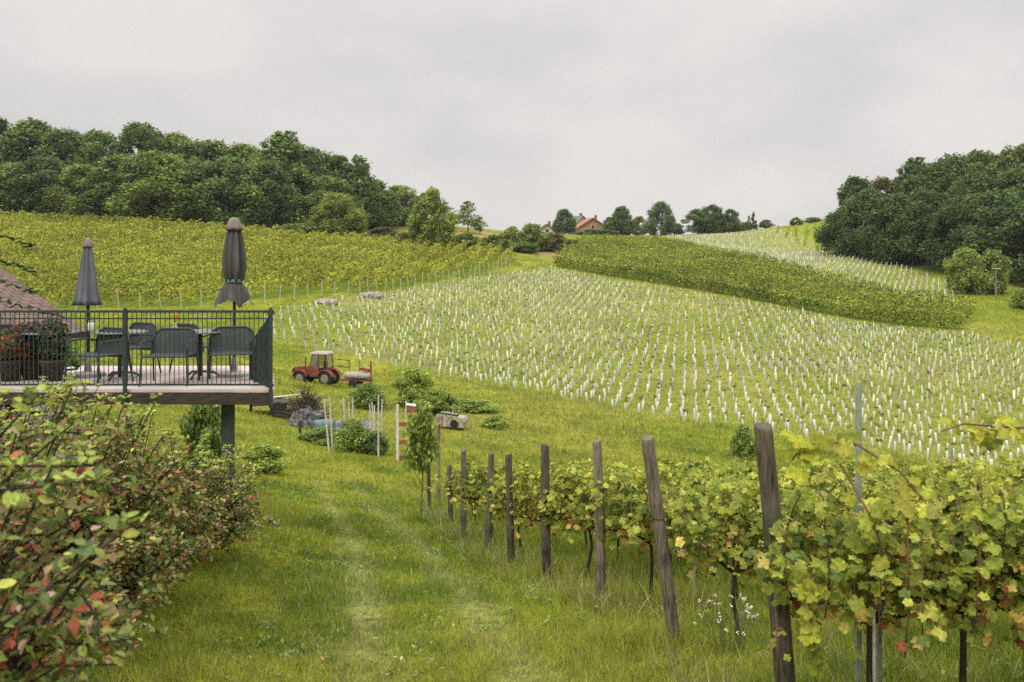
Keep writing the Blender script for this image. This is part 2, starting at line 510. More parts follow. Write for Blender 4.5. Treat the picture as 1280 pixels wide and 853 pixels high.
a = nd.new('ShaderNodeAttribute'); a.attribute_name = 'Col'
tc = nd.new('ShaderNodeTexCoord')
fac = None
mul = None
prev = a.outputs['Color']
for sc_, lo, hi, det in ((6.0, .55, 1.45, 6), (.9, .7, 1.3, 8), (.13, .85, 1.15, 4)):
    n = nd.new('ShaderNodeTexNoise'); n.inputs['Scale'].default_value = sc_; n.inputs['Detail'].default_value = det; n.inputs['Roughness'].default_value = .75
    lk.new(tc.outputs['Object'], n.inputs['Vector'])
    r = ramp(nd, [(.3, (lo, lo, lo)), (.7, (hi, hi * .98, hi * .9))]); lk.new(n.outputs['Fac'], r.inputs[0])
    mu = nd.new('ShaderNodeMix'); mu.data_type = 'RGBA'; mu.blend_type = 'MULTIPLY'; mu.inputs[0].default_value = 1
    lk.new(prev, mu.inputs[6]); lk.new(r.outputs[0], mu.inputs[7]); prev = mu.outputs[2]
    if fac is None: fac = n.outputs['Fac']
lk.new(prev, b.inputs['Base Color']); b.inputs['Roughness'].default_value = 1; b.inputs['Specular IOR Level'].default_value = .05
bp = nd.new('ShaderNodeBump'); bp.inputs['Strength'].default_value = .7; bp.inputs['Distance'].default_value = .12
lk.new(fac, bp.inputs['Height']); lk.new(bp.outputs[0], b.inputs['Normal'])
me.materials.append(m)
tag(link('ground', me), kind='structure')

# fast bilinear sampler of the real sheet for things that must stand on it
def sheet(x, y):
    x = np.asarray(x, float); y = np.asarray(y, float)
    i = np.clip(np.searchsorted(gx, x) - 1, 0, nx - 2); j = np.clip(np.searchsorted(gy, y) - 1, 0, ny - 2)
    fx = np.clip((x - gx[i]) / (gx[i + 1] - gx[i]), 0, 1); fy = np.clip((y - gy[j]) / (gy[j + 1] - gy[j]), 0, 1)
    return (GZ[j, i] * (1 - fx) + GZ[j, i + 1] * fx) * (1 - fy) + (GZ[j + 1, i] * (1 - fx) + GZ[j + 1, i + 1] * fx) * fy


def sz(x, y): return float(sheet(np.array([x]), np.array([y]))[0])


def base(px, d):
    x = (px - 640) / F * d
    return Vector((x, d, sz(x, d)))


# ------------------------------------------------------------------ grass
def make_grass():
    out = []
    rng = np.random.default_rng(5)
    for part in range(3):
        n = 240000
        ya, yb, e = (4.5, 13, 35)[part], (13, 35, 175)[part], -.45
        u = rng.random(n)
        y = (ya ** e + u * (yb ** e - ya ** e)) ** (1 / e)   # more blades where they are seen closer
        x = (rng.random(n) * 1.5 - .75) * 1.06 * y
        keep = ~(inside(VINE_A, x, y) | inside(VINE_B, x, y))
        x, y = x[keep], y[keep]; n = len(x)
        h0 = np.interp(y, [5, 12, 30, 80, 170], [.06, .075, .12, .19, .24]); w0 = np.interp(y, [5, 12, 30, 80, 170], [.0055, .009, .02, .05, .1])
        z = sheet(x, y)
        n1 = fbm(x, y, 2.6, 31); n2 = fbm(x, y, .6, 33)
        wl = wheel(x, y)
        infield = inside(FIELD, x, y)
        rowy = np.array([5.7, 8.4, 10.9, 12.9, 14.3, 16.3, 18.2, 21.2, 24.5])
        dr = np.min(np.abs(y[:, None] - rowy[None]), 1)
        xr = np.interp(y, [5.7, 10.9, 14.3, 18.2, 24.5], [1.6, .98, 0, -.93, -2])
        tall = (1 + 1.3 * np.exp(-(dr / .4) ** 2) * (x > xr - .6)) * np.where(x > xr - .2, 1.25, 1.0)
        h = h0 * (.4 + 2.4 * n1 * n2 + 1.2 * np.clip(fbm(x, y, 1.1, 37) - .62, 0, 1) * 4) * tall * (1 - .65 * np.clip(wl, 0, 1)) * np.exp(.25 * rng.standard_normal(n))
        h *= np.where(infield, .8, 1)
        w = w0 * np.exp(.2 * rng.standard_normal(n))
        c = ground_col(x, y) * 1.25
        dry = rng.random(n) < (.08 + .25 * np.clip(wl, 0, 1) + .1 * (n1 > .55))
        c[dry] = np.array((.28, .25, .12)) * (.7 + .6 * rng.random((dry.sum(), 1)))
        lime = rng.random(n) < .3
        c[lime] = c[lime] * np.array((1.1, 1.25, .8))
        # blade plane: normal lies nearly flat, blade grows upward
        a = rng.random(n) * 2 * np.pi; tilt = rng.normal(0, .45, n)
        N = np.stack([np.cos(a), np.sin(a), tilt], 1)
        roll = rng.normal(0, .4, n)
        out.append(cloud('blades', BLADE, BLADEF, np.stack([x, y, z - .01], 1), N, roll, np.stack([w, h, h], 1), c, M['grass']))
    names = ['lawn_grass', 'meadow_grass', 'hill_grass']
    for me, nm in zip(out, names):
        tag(link(nm, me), 'short green and straw coloured grass covering the slope', 'grass', kind='stuff')



def make_weeds():
    rng = np.random.default_rng(21)
    n = 2600
    y = rng.uniform(5.5, 30, n); x = rng.uniform(-.6, .62, n) * y
    ok = vnoise(x, y, 1.7, 61) > .5; x, y = x[ok], y[ok]; n = len(x); m = 9
    a = rng.random((n, m)) * 6.28; r = rng.uniform(.01, .06, (n, m)) * (1 + y[:, None] / 20)
    X = (x[:, None] + r * np.cos(a)).ravel(); Y = (y[:, None] + r * np.sin(a)).ravel()
    N = np.stack([np.cos(a).ravel() * .5, np.sin(a).ravel() * .5, np.full(n * m, .9)], 1) + rng.normal(0, .2, (n * m, 3))
    me = cloud('lawn_weeds', OVAL, OVALF, np.stack([X, Y, sheet(X, Y) + rng.uniform(.02, .09, n * m)], 1), N, rng.random(n * m) * 6.3, rng.uniform(.018, .04, n * m) * (1 + Y / 20),
               pick([(.1, .15, .03), (.14, .19, .035), (.2, .22, .06), (.26, .12, .06)], [4, 3, 1, .15], n * m, .2, rng), M['shrub'])
    tag(link('lawn_weeds', me), 'broad leaved weeds scattered through the grass', 'weeds', kind='stuff')
    n = 5200
    y = 5 + 21 * rng.random(n) ** 1.3
    xr = np.interp(y, [5.7, 10.9, 14.3, 18.2, 24.5], [1.6, .98, 0, -.93, -2])
    x = xr - .35 + rng.exponential(.8, n)
    ok = vnoise(x, y, .8, 71) > .42; x, y = x[ok], y[ok]; n = len(x)
    a = rng.random(n) * 6.28; h = rng.uniform(.16, .42, n)
    N = np.stack([np.cos(a), np.sin(a), rng.normal(0, .5, n)], 1)
    me = cloud('tall_grass', BLADE, BLADEF, np.stack([x, y, sheet(x, y) - .01], 1), N, rng.normal(0, .35, n), np.stack([.0045 * (1 + y / 12), h, h], 1),
               pick([(.3, .28, .13), (.2, .23, .05), (.36, .33, .2)], [2, 3, 1], n, .2, rng), M['grass'])
    tag(link('tall_grass', me), 'tall thin seeding grass round the feet of the wooden end posts', 'grass', kind='stuff')


make_grass()
make_weeds()

# ------------------------------------------------------------------ background vineyards (masses of leaves on the slopes)
def vineyard(name, poly, direction, gap, per_m, size, cols, probs, hgt, label, seed, zlow=.08, edge=None):
    rng = np.random.default_rng(seed)
    poly = np.array(poly); dx, dy = direction; l = math.hypot(dx, dy); dx /= l; dy /= l
    qx, qy = -dy, dx
    s = poly @ np.array([dx, dy]); q = poly @ np.array([qx, qy])
    P = []
    for k in np.arange(q.min(), q.max(), gap):
        L = s.max() - s.min(); n = int(L * per_m)
        ss = s.min() + rng.random(n) * L
        jq = rng.normal(0, .16, n) + .25 * np.sin(ss * .13 + k)
        x = ss * dx + (k + jq) * qx; y = ss * dy + (k + jq) * qy
        P.append(np.stack([x, y, rng.random(n)], 1)[inside(poly, x, y)])
    if edge is not None:                     # the outermost row follows the headland
        e = np.array(edge); sl = np.linalg.norm(np.diff(e, axis=0), axis=1); sa = np.concatenate([[0], np.cumsum(sl)])
        for off in (0, .7, 1.5):
            n = int(sa[-1] * per_m); u = rng.random(n) * sa[-1]
            P.append(np.stack([np.interp(u, sa, e[:, 0]) + rng.normal(0, .2, n) + off * .4, np.interp(u, sa, e[:, 1]) + rng.normal(0, .2, n) + off, rng.random(n)], 1))
    P = np.concatenate(P); n = len(P)
    h = hgt * (.8 + .4 * vnoise(P[:, 0], P[:, 1], 1.1, seed)) * (.85 + .3 * vnoise(P[:, 0], P[:, 1], 9, seed + 1))
    t = P[:, 2] ** .62
    z = sheet(P[:, 0], P[:, 1]) + zlow + t * (h - zlow)
    N = rdir(n, rng) + np.array([0, -.5, .7])
    C = pick(cols, probs, n, .22, rng) * (.58 + .84 * fbm(P[:, 0], P[:, 1], 7, seed + 3))[:, None]
    gr = rng.random(n) < np.clip((vnoise(P[:, 0], P[:, 1] * 2.5, 6, seed + 5) - .55) * 1.6, 0, .6)
    C[gr] = C[gr] * np.array((.55, .72, .8))
    me = cloud(name, QUAD, QUADF, np.stack([P[:, 0], P[:, 1], z], 1), N, rng.random(n) * 6.3, size * (.7 + .7 * rng.random(n)), C, M['vine'])
    return tag(link(name, me), label, 'vineyard', kind='stuff')


YV = [(.3, .31, .034), (.38, .36, .045), (.21, .245, .034), (.1, .15, .026), (.34, .24, .05)]
vineyard('vineyard_foliage', VINE_A, (.12, 1), 2.0, 42, .185, YV, [4, 3.4, 2.8, 1.5, .3], 1.9, 'yellow green vineyard in full leaf below the wood, behind the terrace', 41)
vineyard('vineyard_foliage', VINE_B, (.66, -.75), 2.2, 42, .19, [(.22, .265, .034), (.32, .3, .045), (.14, .185, .028), (.07, .11, .022), (.3, .2, .055)], [4, 3.2, 3, 2, .35], 2.0,
         'darker green vineyard band crossing the hill above the white guard tubes', 47, edge=VINE_B[:6])
vineyard('vineyard_foliage', VINE_C, (.3, 1), 2.4, 7, .35, [(.26, .3, .04), (.31, .32, .05)], [1, 1], 1.1, 'small light green vineyard on the ridge beside the dark wood', 53)

# ------------------------------------------------------------------ white guard tubes of the young vineyard
def tube_points(poly, dirn, rowgap, gap, seed, miss=.06):
    rng = np.random.default_rng(seed); poly = np.array(poly)
    dx, dy = dirn; l = math.hypot(dx, dy); dx /= l; dy /= l; qx, qy = -dy, dx
    s = poly @ np.array([dx, dy]); q = poly @ np.array([qx, qy]); P = []
    for k in np.arange(q.min(), q.max(), rowgap):
        ss = np.arange(s.min(), s.max(), gap); ss = ss + rng.normal(0, .06, len(ss))
        kk = k + rng.normal(0, .06, len(ss)) + .5 * np.sin(ss * .06)
        x = ss * dx + kk * qx; y = ss * dy + kk * qy
        ok = inside(poly, x, y) & (rng.random(len(x)) > miss)
        P.append(np.stack([x[ok], y[ok]], 1))
    return np.concatenate(P)


def tube_unit(n=6):
    r, h = .5, 1.0
    vs = []
    for z in (0, h):
        for k in range(n):
            a = 2 * math.pi * k / n; vs.append((r * math.cos(a), z, r * math.sin(a)))
    fs = [(k, (k + 1) % n, n + (k + 1) % n, n + k) for k in range(n)]
    return vs, fs


TP = tube_points(FIELD, (1, -.18), 1.85, .88, 61, .03)
vis = np.abs(TP[:, 0] / TP[:, 1]) < .54
order = np.argsort(np.where(vis, np.hypot(TP[:, 0], TP[:, 1]), 1e6))
indiv = TP[order[:290]]; rest = TP[order[290:]]
rng = np.random.default_rng(9)
TV, TF = tube_unit()
mt = MB(); mt.lathe([(.064, 0), (.07, .02), (.064, .3), (.071, .62), (.064, .625)], 8)
tube_me = mt.mesh('guard_tube', M['tube'], True)
mt2 = MB(); mt2.lathe([(.06, 0), (.066, .02), (.06, .3), (.063, .55), (.058, .555)], 6)
tube_me2 = mt2.mesh('guard_tube', M['tube'], True)
for i, (x, y) in enumerate(indiv):
    o = link('guard_tube', tube_me if i % 3 else tube_me2)
    o.location = (x, y, sz(x, y) - .03); o.rotation_euler = (rng.normal(0, .11), rng.normal(0, .11), rng.random() * 6)
    k = .85 + .35 * rng.random(); o.scale = (k, k, .85 + .3 * rng.random())
    tag(o, 'white plastic guard tube round a young vine in the nearest rows of the young vineyard', 'guard tube', 'white guard tubes in the nearest rows')


def tube_mass(P, seed, h, w, label):
    rng = np.random.default_rng(seed); n = len(P)
    a = rng.random(n) * 6.28
    N = np.stack([np.cos(a), np.sin(a), rng.normal(0, .06, n)], 1)
    S = np.stack([w * (.9 + .3 * rng.random(n)), h * (.75 + .45 * rng.random(n)), w * (.9 + .3 * rng.random(n))], 1)
    C = np.tile((.6, .575, .53), (n, 1)) * (.7 + .42 * rng.random((n, 1)))
    g = rng.random(n) < .12; C[g] = np.array((.5, .58, .47))
    me = cloud('guard_tube_mass', TV, TF, np.stack([P[:, 0], P[:, 1], sheet(P[:, 0], P[:, 1]) - .03], 1), N, rng.normal(0, .14, n), S, C, M['shrub'])
    tag(link('guard_tube_mass', me), label, 'guard tubes', kind='stuff')


tube_mass(rest, 71, .64, .14, 'hundreds of white guard tubes further up the young vineyard')
tube_mass(tube_points(FIELD_UP, (.66, -.75), 2.1, 1.0, 67), 73, .62, .15, 'pale strip of guard tubes on the ridge above the green vineyard')

# small seedling leaves that stick out of the tubes and weeds between
rng = np.random.default_rng(15)
P = TP[rng.random(len(TP)) < .5]; n = len(P) * 3
PP = np.repeat(P, 3, 0) + rng.normal(0, .1, (n, 2))
me = cloud('seedling_foliage', QUAD, QUADF, np.stack([PP[:, 0], PP[:, 1], sheet(PP[:, 0], PP[:, 1]) + .55 + .2 * rng.random(n)], 1), rdir(n, rng) + np.array([0, 0, .6]), rng.random(n) * 6, .13 + .08 * rng.random(n),
           pick([(.12, .16, .03), (.2, .2, .05)], [1, 1], n), M['vine'])
tag(link('seedling_foliage', me), 'young vine leaves sprouting from the white guard tubes', 'seedlings', kind='stuff')

# ------------------------------------------------------------------ trees
def crown_mesh(seed, nl, leaves, size, rx=.36, low=.08, top_pow=1.0, lobe=(.1, .17), airy=0.0, cone=False, per=3, zs=1.0):
    rng = np.random.default_rng(seed)
    L = []
    for i in range(nl):
        t0 = (i + .5) / nl
        for _ in range(per):
          t = min(1, max(0, t0 + (rng.random() - .5) * 1.6 / nl)); z = low + (1 - low) * t
          if cone: env = rx * (1 - t) ** .9 + .02
          else: env = rx * max(.05, math.sin(math.pi * min(1, t ** .75 * .86 + .14))) ** .6
          a = rng.random() * 6.28; rr = env * (.35 + .65 * math.sqrt(rng.random()))
          lr = rng.uniform(*lobe) * (1 - .35 * t if not cone else .8 - .5 * t)
          L.append((rr * math.cos(a) * .8, rr * math.sin(a) * .8, min(z, 1 - lr * .8 * zs), lr))
    L = np.array(L); n = leaves
    w = L[:, 3] ** 2; k = rng.choice(len(L), n, p=w / w.sum())
    D = rdir(n, rng); D[:, 2] = D[:, 2] * .85 + .12
    rad = L[k, 3] * np.clip(rng.normal(.92, .16 + airy, n), .3, 1.35)
    P = L[k, :3] + D * rad[:, None] * np.array((1, 1, zs))
    P[:, 2] = np.maximum(P[:, 2], .02)
    dd = np.linalg.norm(P[:, None, :] - L[None, :, :3], axis=2) / L[None, :, 3]
    deep = (dd < .55).sum(1) > 1
    P, D, k = P[~deep], D[~deep], k[~deep]; n = len(P)
    N = D + 1.15 * rdir(n, rng) + np.array([0, 0, .3])
    tint = rng.uniform(.82, 1.2, len(L))[k]
    C = pick([(.056, .08, .03), (.074, .1, .034), (.044, .064, .03), (.1, .12, .04)], [4, 3, 3, 1.2], n, .15, rng) * tint[:, None]
    return cloud('crown', QUAD, QUADF, P, N, rng.random(n) * 6.3, size * (.6 + .8 * rng.random(n)), C, M['leaf']), L


def trunk_mesh(seed, L, r=.016, limbs=7, top=.8):
    rng = random.Random(seed); mb = MB()
    pts = [(0, 0, -.04), (.004, .003, .1), (rng.uniform(-.02, .02), rng.uniform(-.02, .02), .35), (rng.uniform(-.03, .03), rng.uniform(-.03, .03), .6), (rng.uniform(-.03, .03), 0, top)]
    mb.tube(pts, [r * 1.3, r, r * .8, r * .5, r * .15], 7)
    for i in rng.sample(range(len(L)), min(limbs, len(L))):
        x, y, z, lr = L[i]
        z0 = max(.08, z - .22)
        mb.tube([(0, 0, z0), (x * .5, y * .5, z0 + (z - z0) * .4), (x, y, z)], [r * .5, r * .35, r * .1], 5)
    return mb.mesh('trunk', M['bark'], True)


VAR = {}
for i in range(6):
    c, L = crown_mesh(100 + i, 16, 14000, .021, rx=.4 + .03 * (i % 3), low=.03, lobe=(.055, .125), per=5, airy=.06, zs=1.45); VAR['broad%d' % i] = (c, trunk_mesh(i, L))
for i in range(3):
    c, L = crown_mesh(200 + i, 16, 11000, .021, rx=.31, low=.12, lobe=(.045, .11), airy=.07, per=4, zs=1.3); VAR['tall%d' % i] = (c, trunk_mesh(20 + i, L, .015, 10))
for i in range(3):
    c, L = crown_mesh(300 + i, 8, 6500, .036, rx=.52, low=.02, lobe=(.09, .19), airy=.1, per=5, zs=1.2); VAR['bush%d' % i] = (c, trunk_mesh(40 + i, L, .02, 8, .6))
c, L = crown_mesh(390, 7, 1700, .036, rx=.25, low=.46, lobe=(.07, .13), airy=.14); VAR['sapling'] = (c, trunk_mesh(59, L, .011, 6, .9))
for i in range(2):
    c, L = crown_mesh(400 + i, 9, 900, .035, rx=.26, low=.25, lobe=(.07, .12), airy=.12); VAR['airy%d' % i] = (c, trunk_mesh(60 + i, L, .012, 12, .92))
for i in range(2):
    c, L = crown_mesh(500 + i, 16, 3500, .03, rx=.2, low=.04, lobe=(.05, .09), cone=True); VAR['cone%d' % i] = (c, trunk_mesh(80 + i, L, .016, 2, .95))


def tree(var, px, d, top, wpx, tint, label, name='broadleaf_tree', cat='tree', group=None, rz=None, sink=.0):
    p = base(px, d); h = -(top - HY) / F * d - p.z + sink
    o = empty(name, (p.x, p.y, p.z - sink), label, cat, group, random.random() * 6.28 if rz is None else rz)
    c, t = VAR[var]
    a = link('trunk', t, o); b_ = link('crown', c, o)
    ref = {'b': .72, 't': .56, 'a': .55, 'c': .42, 's': .46}[var[0]] if not var.startswith('bush') else 1.0
    w = wpx * (1.2 if d > 150 and px > 1000 or (d > 180 and px < 480) else 1) / F * d / ref
    for k in (a, b_): k.scale = (w, w, h)
    b_.color = (*tint, 1)
    return o


DK = (1.45, 1.6, 1.3); MD = (2.0, 2.05, 1.45); LT = (2.5, 2.35, 1.5); YL = (3.0, 2.7, 1.5); BR = (2.2, 1.6, 1.4)
WL = 'trees of the wood above the yellow vineyard'
# left wood: (kind, px, depth, top row, width px, tint, label)
for a in [
    ('broad0', -45, 200, 165, 95, DK, 'dark tree at the very border of the picture, end of the long wood'),
    ('broad1', 18, 197, 205, 80, MD, 'first low front tree of the long wood, left of the grey parasol'),
    ('broad2', 62, 198, 198, 78, DK, 'dark front tree of the long wood, just left of the grey parasol'),
    ('broad3', 108, 194, 208, 76, LT, 'lighter bushy front tree of the long wood, straight above the grey parasol'),
    ('broad4', 152, 195, 196, 80, MD, 'front tree of the long wood, just right of the grey parasol'),
    ('broad5', 198, 193, 192, 92, LT, 'broad lighter front tree of the long wood, midway between both parasols'),
    ('broad0', 248, 196, 202, 72, DK, 'dark front tree of the long wood, left of the brown parasol'),
    ('broad1', 290, 194, 198, 84, MD, 'front tree of the long wood, straight above the brown parasol'),
    ('broad3', 338, 196, 205, 70, DK, 'dark front tree of the long wood, right of the brown parasol'),
    ('broad2', 372, 200, 212, 70, MD, 'front tree where the long wood begins to drop toward the ridge'),
    ('tall0', 0, 208, 150, 60, DK, 'tall dark treetop at the border, standing in the back of the wood'),
    ('tall1', 44, 210, 152, 80, MD, 'high round treetop on the skyline, left of the grey parasol'),
    ('broad5', 85, 214, 166, 90, DK, 'skyline tree in the back of the wood, above the grey parasol'),
    ('broad2', 130, 214, 168, 80, MD, 'skyline tree in the back of the wood, right of the grey parasol'),
    ('broad4', 177, 210, 156, 84, DK, 'highest dark rounded treetop on the skyline between the parasols'),
    ('broad0', 222, 214, 170, 90, LT, 'paler skyline tree right of the highest dark treetop'),
    ('broad1', 265, 214, 178, 80, MD, 'skyline tree in the dip left of the brown parasol'),
    ('broad3', 306, 214, 182, 76, LT, 'paler skyline tree behind the tip of the brown parasol'),
    ('tall2', 350, 206, 167, 78, MD, 'tall pointed skyline tree right of the brown parasol'),
    ('broad5', 388, 212, 188, 80, DK, 'dark skyline tree on the falling edge of the wood'),
    ('tall0', 424, 214, 196, 72, MD, 'tall loose tree near the falling end of the wood'),
    ('airy0', 449, 212, 196, 46, DK, 'thin tree with bare twigs sticking out above the wood'),
    ('broad4', 460, 222, 226, 66, MD, 'smaller tree at the lower end of the wood'),
    ('broad1', 500, 232, 233, 70, LT, 'pale green tree at the lower end of the wood, behind the round tree'),
    ('broad3', 440, 212, 232, 70, DK, 'dark tree filling the wood below the bare twigs'),
    ('broad0', 412, 206, 222, 66, MD, 'mid green tree of the wood behind the light bush'),
    ('broad2', 530, 240, 245, 60, MD, 'tree top showing just behind the single round tree'),
]:
    tree(*a, group=WL)
tree('broad3', 420, 188, 243, 62, YL, 'light green bushy tree standing out before the dark wood', name='bushy_tree')
tree('bush1', 541, 178, 238, 66, YL, 'single round tree at the top edge of the yellow vineyard', name='round_tree')
tree('airy1', 585, 230, 252, 34, LT, 'airy small tree with see-through crown right of the round tree', name='young_tree')
tree('airy0', 600, 232, 272, 24, LT, 'smallest airy tree right of the round tree', name='young_tree')
for i, (px, d, top, w, t, lb) in enumerate([
    (372, 186, 280, 60, LT, 'low green hedge shrub at the foot of the dark wood'),
    (400, 185, 284, 46, MD, 'dark shrub below the light green bushy tree'),
    (446, 190, 274, 30, YL, 'small yellowish shrub right of the light green bushy tree'),
    (505, 180, 291, 40, LT, 'low shrub left of the single round tree'),
    (585, 182, 292, 50, LT, 'low spreading shrub right of the single round tree'),
    (618, 184, 294, 44, MD, 'low dark shrub between the round tree and the bank'),
    (640, 200, 284, 36, YL, 'loose pale shrub on the bank below the small gable'),
    (666, 196, 281, 48, LT, 'bigger green shrub on the bank below the small gable'),
    (690, 200, 292, 50, BR, 'brownish shrub on the dry bank right of the green one'),
    (655, 190, 303, 40, MD, 'dark low shrub at the foot of the dry bank'),
    (715, 196, 300, 40, BR, 'reddish brown weedy shrub at the tip of the green vineyard'),
    (480, 200, 284, 44, BR, 'dry brown shrub on the bank left of the round tree'),
]):
    tree('bush%d' % (i % 3), px, d, top, w, t, lb, name='hedge_shrub', cat='shrub', group='shrubs along the bank')

# hilltop
for a in [
    ('broad1', 705, 305, 262, 30, DK, 'dark full tree left of the red roofed house on the ridge'),
    ('tall1', 777, 312, 258, 30, DK, 'pointed tree right of the red roofed house on the ridge'),
    ('broad2', 765, 312, 272, 26, MD, 'low tree beside the right gable of the red roofed house'),
    ('broad4', 799, 312, 271, 24, LT, 'small pale tree between the pointed tree and the round one'),
    ('broad5', 826, 295, 253, 33, DK, 'dense dark oval tree alone on the ridge by the white pole'),
    ('tall2', 872, 296, 262, 36, MD, 'mid green tree with loose crown left in the ridge clump'),
    ('broad0', 890, 298, 257, 38, DK, 'tallest tree of the ridge clump above the white shed'),
    ('broad3', 914, 296, 262, 26, DK, 'round headed tree at the right end of the ridge clump'),
    ('broad2', 930, 298, 278, 20, LT, 'small pale tree between the clump and the dark conifers'),
    ('broad4', 958, 300, 275, 18, BR, 'reddish small tree right of the dark conifers'),
    ('bush0', 745, 298, 287, 60, DK, 'clipped dark hedge in front of the red roofed house'),
    ('bush1', 996, 285, 272, 18, MD, 'small bush on the skyline near the right wood'),
    ('bush2', 1016, 278, 272, 22, MD, 'low bush touching the tip of the right wood'),
    ('bush2', 847, 302, 280, 20, DK, 'dark low bush right of the dense oval tree'),
]:
    tree(*a, name='ridge_tree' if a[0][0:2] != 'bu' else 'ridge_bush', cat='tree' if a[0][0:2] != 'bu' else 'bush', group='trees along the ridge')
tree('cone0', 942, 296, 265, 11, DK, 'taller dark conifer right of the ridge clump', name='conifer')
tree('cone1', 936, 298, 270, 9, DK, 'shorter dark conifer right of the ridge clump', name='conifer')

WR = 'trees of the dark wood on the right'
for a in [
    ('broad0', 1048, 196, 262, 56, DK, 'low dark tree at the tip of the right wood, touching the ridge field'),
    ('broad1', 1078, 190, 238, 66, DK, 'second tree of the right wood from its tip'),
    ('broad4', 1116, 182, 245, 70, DK, 'dark bulky front tree above the end of the pale strip'),
    ('broad2', 1152, 176, 240, 72, DK, 'front tree of the right wood left of the light bush'),
    ('broad3', 1196, 168, 246, 80, DK, 'front tree of the right wood above the light bush'),
    ('broad5', 1240, 160, 240, 84, DK, 'big dark front tree behind the grey utility pole'),
    ('broad0', 1290, 152, 250, 96, DK, 'front tree of the right wood at the picture border'),
    ('tall1', 1064, 204, 222, 50, DK, 'narrow tree on the outer slope of the right wood'),
    ('broad3', 1098, 200, 224, 52, BR, 'rounded brownish crowned tree standing out in the right wood'),
    ('tall2', 1132, 200, 200, 56, DK, 'pointed dark treetop first on the skyline of the right wood'),
    ('broad1', 1160, 198, 205, 66, MD, 'mid green treetop on the skyline of the right wood'),
    ('broad5', 1186, 196, 196, 70, DK, 'broad dark treetop in the middle of the right skyline'),
    ('broad2', 1222, 192, 192, 72, MD, 'second highest treetop of the right wood'),
    ('broad4', 1262, 188, 184, 80, LT, 'highest paler treetop of the right wood near the border'),
    ('broad0', 1305, 186, 178, 80, DK, 'treetop of the right wood cut by the border'),
    ('broad1', 1210, 180, 218, 70, DK, 'tree in the thick of the right wood below the skyline'),
    ('broad3', 1262, 174, 214, 80, DK, 'dark crown in the thick of the right wood near the border'),
    ('broad4', 1140, 190, 222, 60, DK, 'dark crown in the thick of the right wood above the strip'),
    ('broad5', 1345, 150, 230, 100, DK, 'dark tree just past the border of the right wood'),
]:
    tree(a[0], a[1] + 8, a[2] + 9, *a[3:5], tuple(v * .88 for v in a[5]), a[6], group=WR)
tree('bush0', 1207, 146, 312, 56, YL, 'light green bush before the right wood, left of the pole', name='light_bush', cat='bush')
tree('bush1', 1240, 148, 314, 50, LT, 'mid green bush before the right wood, behind the pole', name='light_bush', cat='bush')
tree('bush2', 1278, 132, 362, 34, YL, 'low light bush at the picture border under the right wood', name='light_bush', cat='bush')

# utility pole, white pole
p = base(1245, 139)
o = empty('utility_pole', p, 'grey utility pole with crossarm before the right wood', 'pole')
MB().tube([(0, 0, -.3), (0, 0, 4.6)], [.11, .08], 8).build('shaft', M['post'], o).color = (1.6, 1.6, 1.6, 1)
MB().box((0, 0, 4.35), (1.0, .1, .12)).build('crossarm', M['stake'], o)
p = base(813, 296)
o = empty('white_pole', p, 'thin white pole beside the dense oval tree on the ridge', 'pole')
MB().tube([(0, 0, -.3), (0, 0, 6.6)], [.1, .07], 8).build('shaft', M['white'], o)
MB().lathe([(.02, 6.55), (.16, 6.62), (.16, 6.72), (.02, 6.8)], 8).build('finial', M['white'], o)


# ------------------------------------------------------------------ houses
def uv_plane(me, u, v):
    uv = me.uv_layers.new(name='UV')
    co = np.array([vv.co[:] for vv in me.vertices])
    for lp in me.loops:
        c = Vector(co[lp.vertex_index]); uv.data[lp.index].uv = (c.dot(u), c.dot(v))


def gable_roof(mb, x0, x1, y0, y1, ze, zr, ov=.4, t=.18, axis='Y'):
    """two sloping slabs; ridge along axis"""
    if axis == 'Y':
        xm = (x0 + x1) / 2
        for s, xe in ((-1, x0 - ov), (1, x1 + ov)):
            mb.prism([(xm, zr), (xe, ze - ov * (zr - ze) / ((x1 - x0) / 2)), (xe, ze - ov * (zr - ze) / ((x1 - x0) / 2) + t), (xm, zr + t)], y0 - ov, y1 + ov)
    return mb


def small_house(loc, rz, w, l, hw, hr, label, roof, wall='plaster', cat='house'):
    o = empty('ridge_house', loc, label, cat, rz=rz)
    mb = MB(); mb.prism([(-w / 2, -1), (w / 2, -1), (w / 2, hw), (0, hr), (-w / 2, hw)], 0, l)
    mb.build('wall', M[wall], o)
    for s in (-1, 1):
        xe = s * (w / 2 + .5); ze = hw - .5 * (hr - hw) / (w / 2)
        q = MB(); q.prism([(0, hr + .02), (xe, ze + .02), (xe, ze + .25), (0, hr + .25)], -.6, l + .6)
        me = q.mesh('roof', M[roof]); uv_plane(me, Vector((0, 1, 0)), Vector((s * .8, 0, -.6)))
        link('roof', me, o)
    for (x, z) in ((-w * .22, hw * .45), (w * .22, hw * .45), (0, hw * 1.15)):
        f = MB().box((x, -.03, z), (1.2, .1, 1.3)).build('window', M['white'], o)
        MB().box((x, -.07, z), (.95, .06, 1.05)).build('pane', M['window'], f)
    ch = MB().box((w * .18, l * .4, hr + .3), (.7, .7, 1.8)).build('chimney', M['terracotta'], o)
    return o


